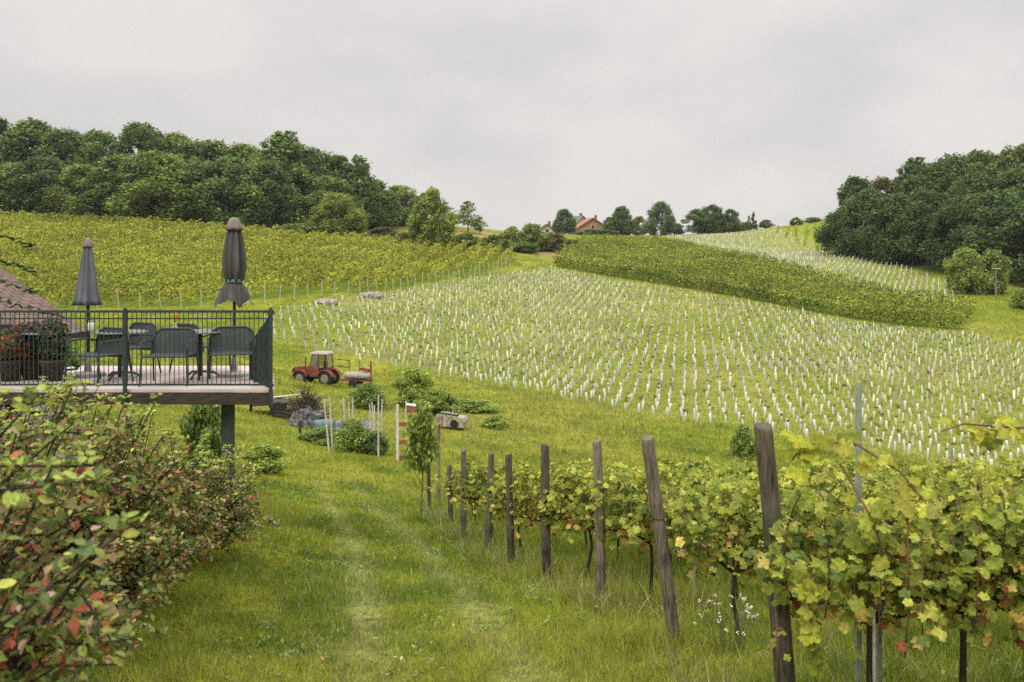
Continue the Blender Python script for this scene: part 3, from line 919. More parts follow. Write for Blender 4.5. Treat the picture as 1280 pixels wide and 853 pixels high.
p = base(741, 318); small_house((p.x, p.y, p.z), .15, 10, 9, 2.2, 5.3, 'house with reddish tiled gable roof on the ridge', 'tiles_red', 'tan')
p = base(728, 330); small_house((p.x, p.y, p.z), .5, 6.5, 7, 3.4, 6.4, 'pale house with grey green roof half behind the ridge tree', 'roofgrey')
p = base(684, 318); small_house((p.x, p.y, p.z - .6), .1, 5.5, 6, 1.4, 3.6, 'small gabled hut peeping over the ridge', 'tiles')
p = base(770, 312)
o = empty('low_shed', p, 'long low shed with pale roof right of the red roofed house', 'shed')
MB().box((0, 0, .4), (9, 3, 1.6)).build('wall', M['woodbrown'], o); MB().box((0, 0, 1.35), (9.8, 3.8, .16), rx=.1).build('roof', M['stone'], o)
p = base(890, 304)
o = empty('white_shed', p, 'low white shed glimpsed behind the ridge trees', 'shed')
MB().box((0, 0, 1.2), (8, 4, 3.2)).build('wall', M['plaster'], o); MB().box((0, 0, 2.95), (8.8, 4.8, .22), rx=.06).build('roof', M['roofgrey'], o)
for x in (-2.2, 1.8):
    MB().box((x, -2.03, 1.4), (1.2, .1, 1.1)).build('window', M['window'], o)

# cellar house behind the terrace: hipped tile roof
o = empty('cellar_house', (-8.3, 19.5, sz(-9, 20)), 'house with brown tiled gable roof beyond the terrace railing', 'house', rz=R(42))
X1 = 0.0; X0 = -4.2; ze = -1.45 - o.location.z; zr = ze + 1.42
mb = MB(); mb.prism([(X0 + .3, -1.0), (X1 - .5, -1.0), (X1 - .5, ze - .1), (X0 + .3, ze - .1)], .5, 13.5); mb.build('wall', M['plaster'], o)
mb = MB(); mb.add([(X1 - .52, .5, ze - .1), (X1 - .52, 13.5, ze - .1), (X1 - .52, 7, zr - .15), (X1 - .7, .5, ze - .1), (X1 - .7, 13.5, ze - .1), (X1 - .7, 7, zr - .15)], [(0, 1, 2), (5, 4, 3), (0, 2, 5, 3), (1, 4, 5, 2), (0, 3, 4, 1)]); mb.build('gable', M['plaster'], o)
for ya, yb, v in ((0, 7, (0, 1, .2)), (14, 7, (0, -1, .2))):
    q = MB(); top = [(X0, ya, ze), (X1, ya, ze), (X1, yb, zr), (X0, yb, zr)]; n = 4
    bot = [(x, y, z - .12) for x, y, z in top]
    q.add(top + bot, [tuple(range(n)), tuple(range(2 * n - 1, n - 1, -1))] + [(i, i + n, (i + 1) % n + n, (i + 1) % n) for i in range(n)])
    me = q.mesh('roof', M['tiles']); uv_plane(me, Vector((1, 0, 0)), Vector(v).normalized()); link('roof', me, o)
MB().tube([(X0, 7, zr + .03), (X1, 7, zr + .03)], .09, 8).build('ridge_tile', M['tiles'], o)
wn = MB().box((-2, .46, ze * .5), (1.1, .1, 1.1)).build('window', M['woodbrown'], o)
MB().box((-2, .4, ze * .5), (.9, .04, .9)).build('pane', M['window'], wn)

# ------------------------------------------------------------------ terrace
DZ = -1.86; DX1 = -3.36; DX0 = -12.5; DY0 = 14.0; DY1 = 17.0
g = sz(-3.9, 14.6)
T = empty('wooden_terrace', (-3.9, 14.3, g), 'raised wooden terrace deck on a dark post above the flowering shrubs', 'terrace')
off = Vector((-3.9, 14.3, g))


def tb(c, d, mb, **k): mb.box((c[0] - off.x, c[1] - off.y, c[2] - off.z), d, **k)


mb = MB(); w = .14; y = DY0
k = 0
while y < DY1 - .01:
    xr = DX1 - .26 * (y - DY0); tb(((DX0 + xr) / 2 + .01 * math.sin(k * 2.1), y + w / 2, DZ - .02), (xr - DX0, w - .012, .04), mb); y += w; k += 1
mb.build('decking', M['board'], T)
mb = MB(); tb(((DX0 + DX1) / 2, DY0 + .02, DZ - .13), (DX1 - DX0 - .02, .06, .16), mb); mb.build('front_beam', M['beam'], T)
mb = MB(); tb((DX1 - .47, 15.55, DZ - .13), (.06, 2.95, .16), mb, rz=math.atan(.26)); mb.build('side_beam', M['beam'], T)
mb = MB()
for yy in (14.5, 15.6, 16.7): tb(((DX0 + DX1) / 2 - .45, yy, DZ - .16), (DX1 - DX0 - 1.1, .12, .2), mb)
mb.build('joist', M['beam'], T)
xp = (285 - 640) / F * 14.4
for (xx, yy, par) in ((xp, 14.4, 0), (-8.0, 14.4, 1), (-8.4, 16.7, 1)):
    gg = sz(xx, yy)
    mb = MB(); mb.tube([(xx - off.x, yy - off.y, gg - off.z - .2), (xx - off.x, yy - off.y, DZ - .22 - off.z)], .1, 12); mb.build('support_post', M['support'], T)
    mb = MB(); tb((xx + .06, yy - .02, gg + .1), (.34, .34, .5), mb, taper=.8); mb.build('footing', M['concrete'], T, bevel=.02)

RZ1 = DZ + 1.1
RL = empty('terrace_railing', (DX1, DY0, DZ), 'dark iron railing with thin upright bars along the terrace edge', 'railing')
ro = Vector((DX1, DY0, DZ))
mb = MB(); mb.box(((DX0 - DX1) / 2, 0, 1.1), (DX1 - DX0, .045, .035)); mb.box(((DX0 - DX1) / 2, 0, 1.0), (DX1 - DX0, .02, .02)); mb.box(((DX0 - DX1) / 2, 0, .07), (DX1 - DX0, .025, .025)); mb.build('rail', M['rail'], RL)
mb = MB(); x = -.07
while x > DX0 - DX1:
    mb.box((x, 0, .575), (.0095, .0095, 1.03)); x -= .066
mb.build('railing_grille', M['rail'], RL)
for x in (-.025, (157 - 341) / F * 14, (157 - 341) / F * 14 - 2.2, (157 - 341) / F * 14 - 4.4, (157 - 341) / F * 14 - 6.6):
    MB().box((x, -.035, .45), (.045, .045, 1.4)).build('railing_post', M['rail'], RL)
# the stair rail that drops away at the terrace end; seen along its length its bars close up
nb = 30
mb = MB()
for k in range(1, nb):
    t = k / nb; zb = -.03 * t; zt = 1.1 - .56 * t
    mb.box((-.64 * t - .01, 1.25 * t, (zb + zt) / 2), (.016, .016, zt - zb), rz=.47)
mb.build('stair_grille', M['rail'], RL)
MB().tube([(0, .02, 1.09), (-.64, 1.25, .53)], .022, 8).build('stair_handrail', M['rail'], RL)
MB().tube([(-.005, .02, .06), (-.64, 1.25, 0)], .016, 8).build('rail', M['rail'], RL)
MB().tube([(-.64, 1.25, -.5), (-.64, 1.25, .56)], .022, 8).build('railing_post', M['rail'], RL)

# parasols
def parasol(px, d, top, label, brown=False):
    x = (px - 640) / F * d; zt = -(top - HY) / F * d; H = zt - DZ
    o = empty('closed_parasol', (x, d, DZ), label, 'parasol', 'closed parasols on the terrace')
    MB().tube([(0, 0, .05), (0, 0, H - .05)], .024, 10).build('pole', M['rail'], o, True)
    MB().lathe([(.26, 0), (.26, .05), (.06, .08), (.035, .3)], 20).build('foot', M['concrete'], o)
    fab = M['fabric_brown'] if brown else M['fabric_grey']
    rr = random.Random(px)
    ph = [rr.random() * 6 for _ in range(4)]
    wob = lambda a, i: 1 + (.26 if brown else .17) * math.sin(8 * a + ph[0] + (.16 if brown else .05) * i) + .06 * math.sin(5 * a + ph[1] + .2 * i) + .04 * math.sin(13 * a + .3 * i)
    if not brown:
        pr = [(.035, H - .1), (.05, H - .14), (.075, H - .3), (.105, H - .55), (.14, H - .8), (.175, H - .98), (.195, H - 1.06), (.15, H - 1.05)]
        MB().lathe(pr, 64, wob=wob).build('canopy', fab, o, True)
        MB().lathe([(.012, H), (.03, H - .015), (.055, H - .06), (.085, H - .135), (.08, H - .15)], 48, wob=lambda a, i: 1 + .12 * math.sin(8 * a) * (i > 2)).build('cap', M['fabric_top'], o, True)
    else:
        pr = [(.05, H - .12), (.09, H - .2), (.12, H - .35), (.15, H - .6), (.155, H - .8), (.13, H - .95), (.105, H - 1.0)]
        MB().lathe(pr, 64, c=(.0, 0, 0), wob=wob).build('canopy', fab, o, True)
        MB().lathe([(.12, H - .97), (.125, H - 1.0), (.12, H - 1.03)], 24).build('tie_band', M['teal'], o, True)
        # ragged skirt of hanging panels
        pts = []; n = 40
        wo2 = lambda a, i: 1 + (.22 * math.sin(4 * a + 1) + .14 * math.sin(7 * a)) * (i / 3)
        vs = []; fs = []
        for i, (r, z) in enumerate([(.1, H - 1.0), (.13, H - 1.1), (.165, H - 1.22), (.19, H - 1.33)]):
            for k in range(n):
                a = 2 * math.pi * k / n; q = r * wo2(a, i)
                vs.append((q * math.cos(a) * (1.4 if math.cos(a) < -.5 else 1) , q * math.sin(a), z + (i / 3) * .07 * math.sin(3 * a + .7) + .02 * math.sin(9 * a)))
        for i in range(3):
            for k in range(n): fs.append((i * n + k, i * n + (k + 1) % n, (i + 1) * n + (k + 1) % n, (i + 1) * n + k))
        MB().add(vs, fs).build('skirt', fab, o, True)
        MB().lathe([(.02, H), (.06, H - .01), (.1, H - .07), (.11, H - .15), (.135, H - .2), (.115, H - .19)], 40, wob=lambda a, i: 1 + .13 * math.sin(6 * a + 1) * (i > 3)).build('cap', M['fabric_top'], o, True)
        for sgn, zz, ln in ((-1, H - 1.16, .3), (1, H - 1.3, .2)):
            MB().tube([(sgn * .1, -.05, H - 1.08), (sgn * (.12 + ln), -.1, zz - .06)], .008, 6).build('rib', M['rail'], o)
    return o


parasol(110, 15.6, 297, 'neatly folded grey parasol, the lower of the two on the terrace')
parasol(293, 15.6, 272, 'taller tied brown parasol with ragged skirt at the terrace corner', True)


# garden chairs and tables
def make_chair():
    o = empty('garden_chair', (0, 0, 0), 'x', 'chair', 'wire garden chairs on the terrace')
    W = .33
    arch = [(-W, .26, .36), (-W, .29, .62), (-W + .04, .31, .74), (-W + .13, .32, .79), (W - .13, .32, .79), (W - .04, .31, .74), (W, .29, .62), (W, .26, .36)]
    MB().tube(arch, .016, 8, True).build('back_frame', M['rail'], o, True)
    mb = MB(); a = [Vector(p) for p in arch]; n = len(a)
    mb.add([tuple(v) for v in a] + [(v.x, v.y + .008, v.z) for v in a], [tuple(range(n)), tuple(range(2 * n - 1, n - 1, -1))]); mb.build('backrest', M['wire'], o)
    mb = MB(); mb.box((0, 0, .42), (.6, .52, .02)); mb.build('seat', M['wire'], o, bevel=.005)
    mb = MB(); mb.tube([(-.31, -.27, .42), (.31, -.27, .42), (.31, .27, .42), (-.31, .27, .42), (-.31, -.27, .42)], .013, 6); mb.build('seat_frame', M['rail'], o)
    for s in (-1, 1):
        MB().tube([(s * W, .28, .6), (s * (W + .02), .05, .64), (s * (W + .01), -.24, .63), (s * W, -.27, .55), (s * .32, -.27, .42)], .014, 7).build('armrest', M['rail'], o, True)
        MB().tube([(s * .32, -.27, .43), (s * .34, -.31, 0)], .014, 7).build('leg', M['rail'], o)
        MB().tube([(s * .32, .27, .43), (s * .34, .36, 0)], .014, 7).build('leg', M['rail'], o)
    return o


def make_table(r=.4):
    o = empty('cafe_table', (0, 0, 0), 'x', 'table', 'garden tables on the terrace')
    MB().lathe([(r, .7), (r + .01, .71), (r, .725)], 32).build('tabletop', M['tabletop'], o)
    MB().tube([(0, 0, .02), (0, 0, .7)], .03, 10).build('column', M['rail'], o)
    for k in range(3):
        a = k * 2.094 + .4
        MB().tube([(0, 0, .1), (.2 * math.cos(a), .2 * math.sin(a), .08), (.32 * math.cos(a), .32 * math.sin(a), .01)], .018, 6).build('foot', M['rail'], o)
    return o


def dk(px, d): return ((px - 640) / F * d, d, DZ)


ch = make_chair(); first = True
for px, d, rz, lb in [(122, 14.75, math.pi + 2.7, 'wire chair turned sideways below the grey parasol'), (160, 15.9, -.5, 'wire chair on the far side of the table under the grey parasol'),
                      (212, 14.65, math.pi * 0 + .05, 'wire chair in the middle of the railing, its arched back to the camera'), (252, 16.2, 2.6, 'wire chair facing the camera on the far side of the second table'),
                      (290, 15.0, .25, 'wire chair beside the brown parasol near the terrace corner'), (2, 15.4, .2, 'wire chair cut by the picture border behind the flower pot')]:
    c = ch if first else copy_tree(ch); first = False
    c.location = dk(px, d); c.rotation_euler = (0, 0, rz); c['label'] = lb
tbm = make_table(); first = True
for px, d, lb in [(150, 15.3, 'round table under the grey parasol between two wire chairs'), (250, 15.4, 'round table beside the arched chair, with orange flower'), (62, 15.2, 'small round table behind the potted flowers')]:
    c = tbm if first else copy_tree(tbm); first = False
    c.location = dk(px, d); c['label'] = lb
p = Vector(dk(219, 15.35)); p.z += .727
o = empty('flower_vase', p, 'tiny vase with one orange flower on the second table', 'vase')
MB().lathe([(.03, 0), (.045, .04), (.02, .1), (.03, .12)], 12).build('vase', M['white'], o, True)
MB().tube([(0, 0, .1), (.01, 0, .2)], .005, 5).build('stem', M['rail'], o)
me = cloud('bloom', OVAL, OVALF, np.tile((.01, 0, .22), (14, 1)) + RNG.normal(0, .02, (14, 3)), rdir(14), RNG.random(14) * 6, np.full(14, .06), np.tile((.6, .16, .02), (14, 1)), M['shrub']); link('bloom', me, o)
p = Vector(dk(114, 15.25)); p.z += .727
o = empty('glass_jar', p, 'small white jar on the table under the grey parasol', 'jar')
MB().lathe([(.04, 0), (.05, .03), (.05, .12), (.035, .14)], 14).build('jar_body', M['white'], o, True)
MB().lathe([(.04, .141), (.04, .165)], 14).build('lid', M['steel'], o)


def potted(px, d, label, seed, wide, tall, cols, pr, n=700):
    rng = np.random.default_rng(seed)
    o = empty('flower_pot', dk(px, d), label, 'flower pot', 'potted plants on the terrace')
    MB().lathe([(.13, 0), (.17, .24), (.19, .27), (.19, .32), (.16, .32), (.15, .3)], 20).build('pot', M['beam'], o, True)
    D = rdir(n, rng); P = D * np.array((wide, wide, tall)) * rng.random((n, 1)) ** .35 + np.array((0, 0, .36 + tall * .75))
    me = cloud('foliage', OVAL, OVALF, P, D + .6 * rdir(n, rng), rng.random(n) * 6, .07 + .04 * rng.random(n), pick(cols, pr, n, .2, rng), M['shrub']); link('foliage', me, o)
    return o


potted(40, 15.2, 'pot of dark purple and red leaved flowers at the railing', 5, .38, .3, [(.035, .04, .02), (.05, .02, .03), (.3, .05, .03), (.2, .1, .12), (.06, .09, .03)], [4, 3, 1.2, 1, 2])
potted(66, 15.0, 'pot with pinkish drooping plant right of the red flowers', 6, .26, .34, [(.035, .045, .02), (.2, .12, .13), (.05, .08, .03)], [4, 1.2, 3])
potted(14, 15.0, 'pot with bright red leaves near the picture border', 7, .28, .24, [(.28, .05, .03), (.06, .09, .03), (.35, .12, .05)], [2, 3, 1])


# ------------------------------------------------------------------ conifer at the border
def conifer_border():
    rng = np.random.default_rng(77)
    x, y = -9.2, 15.0; g = sz(x, y)
    o = empty('garden_conifer', (x, y, g), 'conifer with drooping twigs reaching in at the picture border', 'tree')
    H = 6.0
    MB().tube([(0, 0, -.2), (0, 0, H * .6), (.05, 0, H)], [.12, .08, .01], 8).build('trunk', M['bark'], o)
    P, N = [], []
    for k in range(60):
        z = .5 + (H - .7) * (k / 60); L = 3.0 * (1 - z / H) ** .5 + .15; a = k * 2.4
        br = []
        for t in np.linspace(.1, 1, 26):
            p = np.array((math.cos(a) * L * t, math.sin(a) * L * t, z + .25 * t - .55 * t * t))
            for s in (-1, 0, 1):
                P.append(p + np.array((-math.sin(a), math.cos(a), 0)) * s * .16 * (1.1 - t) + rng.normal(0, .02, 3)); N.append((0, 0, 1))
    P = np.array(P); n = len(P)
    me = cloud('crown', [(-.5, -.12, 0), (.5, -.12, 0), (.5, .12, -.1), (-.5, .12, -.1)], QUADF, P, np.array(N) + .5 * rdir(n, rng), rng.random(n) * 6, .1 + .07 * rng.random(n), pick([(.03, .05, .02), (.045, .07, .025)], [1, 1], n, .2, rng), M['leaf'])
    link('crown', me, o)


conifer_border()

# ------------------------------------------------------------------ flowering shrubs
def shrub(x, y, r, hgt, seed, n, label, low=.35, leafs=.049, sq=1.0):
    rng = np.random.default_rng(seed); rr = random.Random(seed)
    g = sz(x, y)
    o = empty('autumn_shrub', (x, y, g), label, 'shrub', 'autumn tinted shrubs along the path')
    tips = []
    mb = MB()
    nb = 34
    for k in range(nb):
        a = rr.random() * 6.28; rad = r * (.25 + .75 * math.sqrt(rr.random())); h = hgt * (1 - .34 * (rad / r) ** 2) * rr.uniform(.84, 1.04)
        m1 = (math.cos(a) * rad * .35, math.sin(a) * rad * .35, h * .5); tp = (math.cos(a) * rad, math.sin(a) * rad, h)
        mb.tube([(rr.uniform(-.08, .08), rr.uniform(-.08, .08), -.05), m1, tp], [.014, .009, .004], 5)
        for j in range(5):
            t0 = rr.uniform(.35, .9); b0 = [m1[i] + (tp[i] - m1[i]) * max(0, (t0 - .35) / .65) for i in range(3)]
            aa = rr.random() * 6.28; l = rr.uniform(.2, .42)
            e = (b0[0] + math.cos(aa) * l, b0[1] + math.sin(aa) * l, b0[2] + rr.uniform(-.08, .3))
            mb.tube([b0, e], [.006, .003], 4); tips.append((b0, e))
        tips.append((m1, tp))
    for k in range(26):
        a = rr.random() * 6.28; rad = r * rr.uniform(.6, 1.02); h = rr.uniform(.22, .62) * hgt * .8
        m1 = (math.cos(a) * rad * .45, math.sin(a) * rad * .45, h * .8); tp = (math.cos(a) * rad, math.sin(a) * rad, h)
        mb.tube([(rr.uniform(-.08, .08), rr.uniform(-.08, .08), -.05), m1, tp], [.012, .008, .003], 5); tips.append((m1, tp))
        for j in range(5):
            t0 = rr.uniform(.2, 1); b0 = [m1[i] + (tp[i] - m1[i]) * t0 for i in range(3)]; aa = rr.random() * 6.28; l = rr.uniform(.15, .35)
            e = (b0[0] + math.cos(aa) * l, b0[1] + math.sin(aa) * l, b0[2] + rr.uniform(-.22, .15)); mb.tube([b0, e], [.005, .003], 4); tips.append((b0, e))
    mb.build('branches', M['vinewood'], o)
    tips = np.array(tips)
    k = rng.integers(0, len(tips), n); t = rng.random(n) ** .6
    ax = tips[k, 1] - tips[k, 0]; L = np.linalg.norm(ax, axis=1, keepdims=True); ax = ax / (L + 1e-6)
    P = tips[k, 0] + (tips[k, 1] - tips[k, 0]) * t[:, None]
    D = rdir(n, rng); D -= ax * (D * ax).sum(1, keepdims=True) * .8
    P = P + D * .035
    P = P + rng.normal(0, .02, (n, 3))
    P[:, 2] = np.maximum(P[:, 2], .12)
    zt = P[:, 2] / hgt
    N = np.cross(ax, D) * .6 + .6 * rdir(n, rng) + np.array((0, -.15, .75))
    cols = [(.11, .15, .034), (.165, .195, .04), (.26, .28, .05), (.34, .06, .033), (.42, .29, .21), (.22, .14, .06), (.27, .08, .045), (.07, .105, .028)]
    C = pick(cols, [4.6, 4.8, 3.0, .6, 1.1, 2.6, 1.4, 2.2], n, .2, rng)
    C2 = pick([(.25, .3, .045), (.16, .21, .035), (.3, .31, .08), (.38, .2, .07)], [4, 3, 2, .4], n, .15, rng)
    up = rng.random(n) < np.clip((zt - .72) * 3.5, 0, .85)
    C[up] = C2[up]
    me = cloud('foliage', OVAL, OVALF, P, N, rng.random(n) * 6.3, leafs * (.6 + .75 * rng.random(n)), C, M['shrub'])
    link('foliage', me, o)
    # fresh whorls at the tips
    kk = [i for i in range(len(tips)) if tips[i, 1, 2] > hgt * .72]
    PP, NN, RR = [], [], []
    for i in kk:
        for j in range(6):
            a = j * 1.05 + rr.random(); v = np.array((math.cos(a), math.sin(a), .55))
            PP.append(tips[i, 1] + v * .035); NN.append(np.array((-math.cos(a) * .5, -math.sin(a) * .5, .85)) + rng.normal(0, .15, 3)); RR.append(rr.random() * 6)
    if PP:
        n2 = len(PP)
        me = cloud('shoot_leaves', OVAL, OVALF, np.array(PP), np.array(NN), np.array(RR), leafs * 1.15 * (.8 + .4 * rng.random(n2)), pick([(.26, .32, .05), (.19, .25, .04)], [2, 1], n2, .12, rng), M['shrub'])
        link('shoot_leaves', me, o)
    return o


shrub(-1.98, 3.0, .74, 1.98, 1, 8500, 'nearest autumn shrub, its big leaves blurred at the picture corner')
shrub(-2.85, 5.0, .95, 2.24, 2, 14000, 'second autumn shrub with red leaves, just behind the blurred nearest one')
shrub(-3.38, 7.3, 1.02, 2.28, 3, 17000, 'large autumn shrub in front of the middle of the terrace')
shrub(-3.75, 9.5, 1.0, 1.8, 4, 17000, 'autumn shrub with many red and olive leaves left of the deck post')
shrub(-3.9, 11.6, .98, 1.3, 5, 14000, 'farthest and lowest autumn shrub hiding the foot of the deck post')
shrub(-5.0, 8.2, 1.05, 2.3, 6, 11000, 'autumn shrub at the back of the row near the house side')
shrub(-5.5, 10.9, 1.2, 2.3, 8, 13000, 'bright tipped shrub right under the terrace railing, behind the others')

# ------------------------------------------------------------------ foreground vines
ROWS = [5.7, 8.4, 10.9, 12.9, 14.3, 16.3, 18.2, 21.2, 24.5]
ORD = ['first', 'second', 'third', 'fourth', 'fifth', 'sixth', 'seventh', 'eighth', 'ninth', 'tenth', 'eleventh', 'twelfth', 'thirteenth', 'fourteenth', 'fifteenth', 'sixteenth']
# posts: px top, py top, px base, depth
POSTS = [(953, 532, 990, 5.7, .055, 'nearest and thickest dark end post, leaning left, cut by the picture bottom', (.75, .72, .7)),
         (810, 547, 843, 8.4, .054, 'strongly leaning brown end post, second from the nearest', (1.15, 1.1, 1.05)),
         (746, 551, 752, 10.9, .052, 'straight pale grey end post, third from the nearest', (1.45, 1.4, 1.35)),
         (682, 556, 682, 12.9, .057, 'dark upright thick end post, fourth from the nearest', (.7, .68, .68)),
         (636, 568, 638, 14.3, .05, 'dark end post half grown over by a vine, fifth from the nearest', (.75, .72, .7)),
         (614, 566, 610, 16.3, .05, 'brown end post leaning right, sixth from the nearest', (1.0, .95, .9)),
         (579, 562, 580, 18.2, .05, 'slender greyish end post, seventh from the nearest', (1.1, 1.05, 1.0)),
         (562, 582, 563, 21.2, .05, 'short looking end post, eighth from the nearest', (.9, .88, .85)),
         (548, 530, 548, 27.5, .055, 'pale end post far behind, beside the small sapling', (1.7, 1.6, 1.5))]
for k, (pxt, pyt, pxb, d, r, lb, tint) in enumerate(POSTS):
    bx = (pxb - 640) / F * d; g = sz(bx, d)
    tz = -(pyt - HY) / F * d; tx = (pxt - 640) / F * d
    H = tz - g; lx = tx - bx
    mb = MB(); n = 14; rr = random.Random(k)
    ph = [rr.random() * 6 for _ in range(3)]
    vs, fs = [], []
    zz = [-.3, 0, .2, .45, .7, .95, 1.2, H - .06, H - .012, H]
    for i, z in enumerate(zz):
        rad = r * (1.06 - .12 * z / H) * (.9 if i == len(zz) - 1 else 1)
        for j in range(n):
            a = 2 * math.pi * j / n
            q = rad * (1 + .06 * math.sin(3 * a + ph[0]) + .05 * math.sin(5 * a + ph[1] + z) + .03 * math.sin(9 * a + 3 * z + ph[2]))
            vs.append((q * math.cos(a) + lx * z / H + .008 * math.sin(2 * z + ph[0]), q * math.sin(a), z + (.015 * math.cos(a + ph[1]) if i >= len(zz) - 2 else 0)))
    for i in range(len(zz) - 1):
        for j in range(n): fs.append((i * n + j, i * n + (j + 1) % n, (i + 1) * n + (j + 1) % n, (i + 1) * n + j))
    fs.append(tuple((len(zz) - 1) * n + j for j in range(n)))
    o = empty('end_post', (bx, d, g), lb, 'post', 'wooden end posts of the vine rows')
    mb.add(vs, fs); w_ = mb.build('post_wood', M['post'], o, True); w_.color = (*tint, 1)
    for pl in w_.data.polygons:
        if len(pl.vertices) > 4: pl.use_smooth = False
    wr = MB(); zc = H * .62
    wr.lathe([(r * 1.08, -.004), (r * 1.12, 0), (r * 1.08, .004)], 14, c=(lx * zc / H, 0, zc)); wr.build('wire_loop', M['vinewood'], o)


def vine_meshes(seed, big, droop=0.0, yellow=1.0, dens=1.0):
    rng = np.random.default_rng(seed); rr = random.Random(seed)
    tr = MB()
    bx = rr.uniform(-.08, .08)
    pts = [(0, 0, -.1), (bx * .4 + rr.uniform(-.02, .02), .01, .2), (bx + rr.uniform(-.03, .03), 0, .45), (bx * .6, .01, .68), (bx * .3 + .05, 0, .8)]
    tr.tube(pts, [.03, .021, .018, .02, .016], 8)
    tr.tube([pts[3], (-.2, 0, .8), (-.5, .01, .83)], [.018, .014, .01], 6)
    tr.tube([pts[3], (.25, 0, .8), (.55, -.01, .82)], [.018, .014, .01], 6)
    cn = MB(); P, N, S = [], [], []
    for k in range(13):
        x0 = -.55 + 1.1 * (k + rr.random() * .6) / 13
        H = rr.uniform(.3, .68); lx = rr.uniform(-.22, .22); ly = rr.uniform(-.24, .2)
        path = []
        for t in np.linspace(0, 1, 8):
            path.append(Vector((x0 + lx * t, ly * t + .06 * math.sin(5 * t + k), .8 + H * t)))
        if rr.random() < .6:                                 # the tip bends over and hangs
            e = path[-1]; sy = rr.choice((-1, -1, 1)); s_ = rr.uniform(-.35, .35); ln = rr.uniform(.15, .4 + droop)
            for t in np.linspace(.2, 1, 6):
                path.append(e + Vector((s_ * t, sy * .34 * t, .1 * math.sin(math.pi * t) - ln * t * t)))
        cn.tube(path, [.006] * 3 + [.0045] * (len(path) - 3), 4)
        for j in range(int(len(path) * 4.6 * dens)):
            u = rr.random() * (len(path) - 1); i = int(u); p = path[i].lerp(path[i + 1], u - i)
            a = rr.random() * 6.28; q = rr.uniform(.04, .17)
            if p.z < .7: p = Vector((p.x * .9, p.y * .5, .7 + .2 * rr.random())); q *= .6
            P.append(p + Vector((math.cos(a) * q * .7, math.sin(a) * q, rr.uniform(-.07, .05))))
            N.append((math.cos(a) * .35 + rr.gauss(0, .35), math.sin(a) * .55 - .35 + rr.gauss(0, .35), .75 + rr.gauss(0, .35))); S.append(rr.uniform(.55, 1.25))
    for j in range(int(210 * dens)):                          # the lower zone round the fruit
        P.append(Vector((rr.uniform(-.5, .55), rr.gauss(0, .12), .6 + .5 * rr.random() ** .8))); s = rr.choice((-1, -1, 1))
        N.append((rr.gauss(0, .5), s * .6 + rr.gauss(0, .3) - .2, .5 + rr.gauss(0, .3))); S.append(rr.uniform(.5, .95))
    P = np.array([tuple(p) for p in P]); N = np.array(N); n = len(P); S = np.array(S) * big
    z = P[:, 2] + rng.normal(0, .08, n)
    hi = pick([(.33, .36, .05), (.25, .3, .045), (.38, .39, .1), (.16, .21, .038)], [4, 3, 1.6, 2], n, .14, rng)
    mid = pick([(.25, .29, .045), (.17, .22, .038), (.34, .35, .07), (.09, .13, .03)], [4, 3, 2.4, 1.4], n, .14, rng)
    low = pick([(.52, .4, .11), (.5, .32, .12), (.38, .36, .08), (.36, .14, .06), (.24, .08, .045), (.26, .29, .045)], [3, 1.6, 3, .7, .4, 5 / yellow], n, .15, rng)
    C = np.where((z > 1.32)[:, None], hi, mid)
    lw = rng.random(n) < np.clip((1.12 - z) * 2.4, 0, .9) * min(1, yellow)
    C[lw] = low[lw]
    fo = cloud('foliage', GRAPE, GRAPEF, P, N, math.pi + rng.normal(0, .8, n), S, C, M['vine'])
    return tr.mesh('vine_trunk', M['vinewood'], True), cn.mesh('canes', M['cane'], True), fo


VN = [vine_meshes(600 + i, .09, .1 * (i % 3), 1.15 if i % 2 else .85, .85) for i in range(7)]
VNEAR = [vine_meshes(700 + i, .072, .2, 1.2, .75) for i in range(4)]
rowname = ['nearest row', 'second row', 'third row', 'fourth row', 'fifth row', 'sixth row', 'seventh row', 'eighth row', 'ninth row']
vc = 0
for k, Y in enumerate(ROWS):
    x0 = (POSTS[k][2] - 640) / F * Y if k < 8 else -1.5
    xs = x0 + (.47 if k == 0 else .55); j = 0
    while xs < .56 * Y + .9:
        y = Y + random.uniform(-.06, .06) + .02 * (xs - x0)
        if k < 3:
            lb = 'grapevine in the %s of vines, %s from its wooden end post' % (rowname[k], ORD[j])
            gr = 'grapevines in the front rows'
        else:
            lb = 'leafy grapevine in the %s of vines, merging with its neighbours' % rowname[k]
            gr = 'grapevines of the %s' % rowname[k]
        o = empty('grapevine', (xs, y, sz(xs, y)), lb, 'grapevine', gr, rz=random.uniform(-.12, .12) + (math.pi if random.random() < .5 and k > 1 else 0))
        ms = VNEAR[vc % 4] if k < 1 else VN[(vc * 3) % 7]
        s = random.uniform(.9, 1.04) if k else random.uniform(.95, 1.05)
        if k == 0 and j > 1: s *= .95
        for nm, mm in zip(('vine_trunk', 'canes', 'foliage'), ms):
            c = link(nm, mm, o); c.scale = (s, s * (1.15 if k == 0 else 1), s * (.96 if k == 0 else 1))
            if nm == 'foliage':
                q = random.uniform(.88, 1.14); c.color = (q * random.uniform(.95, 1.08), q, q, 1)
        vc += 1; j += 1; xs += random.uniform(.34, .5) if k == 0 else random.uniform(.95, 1.1)

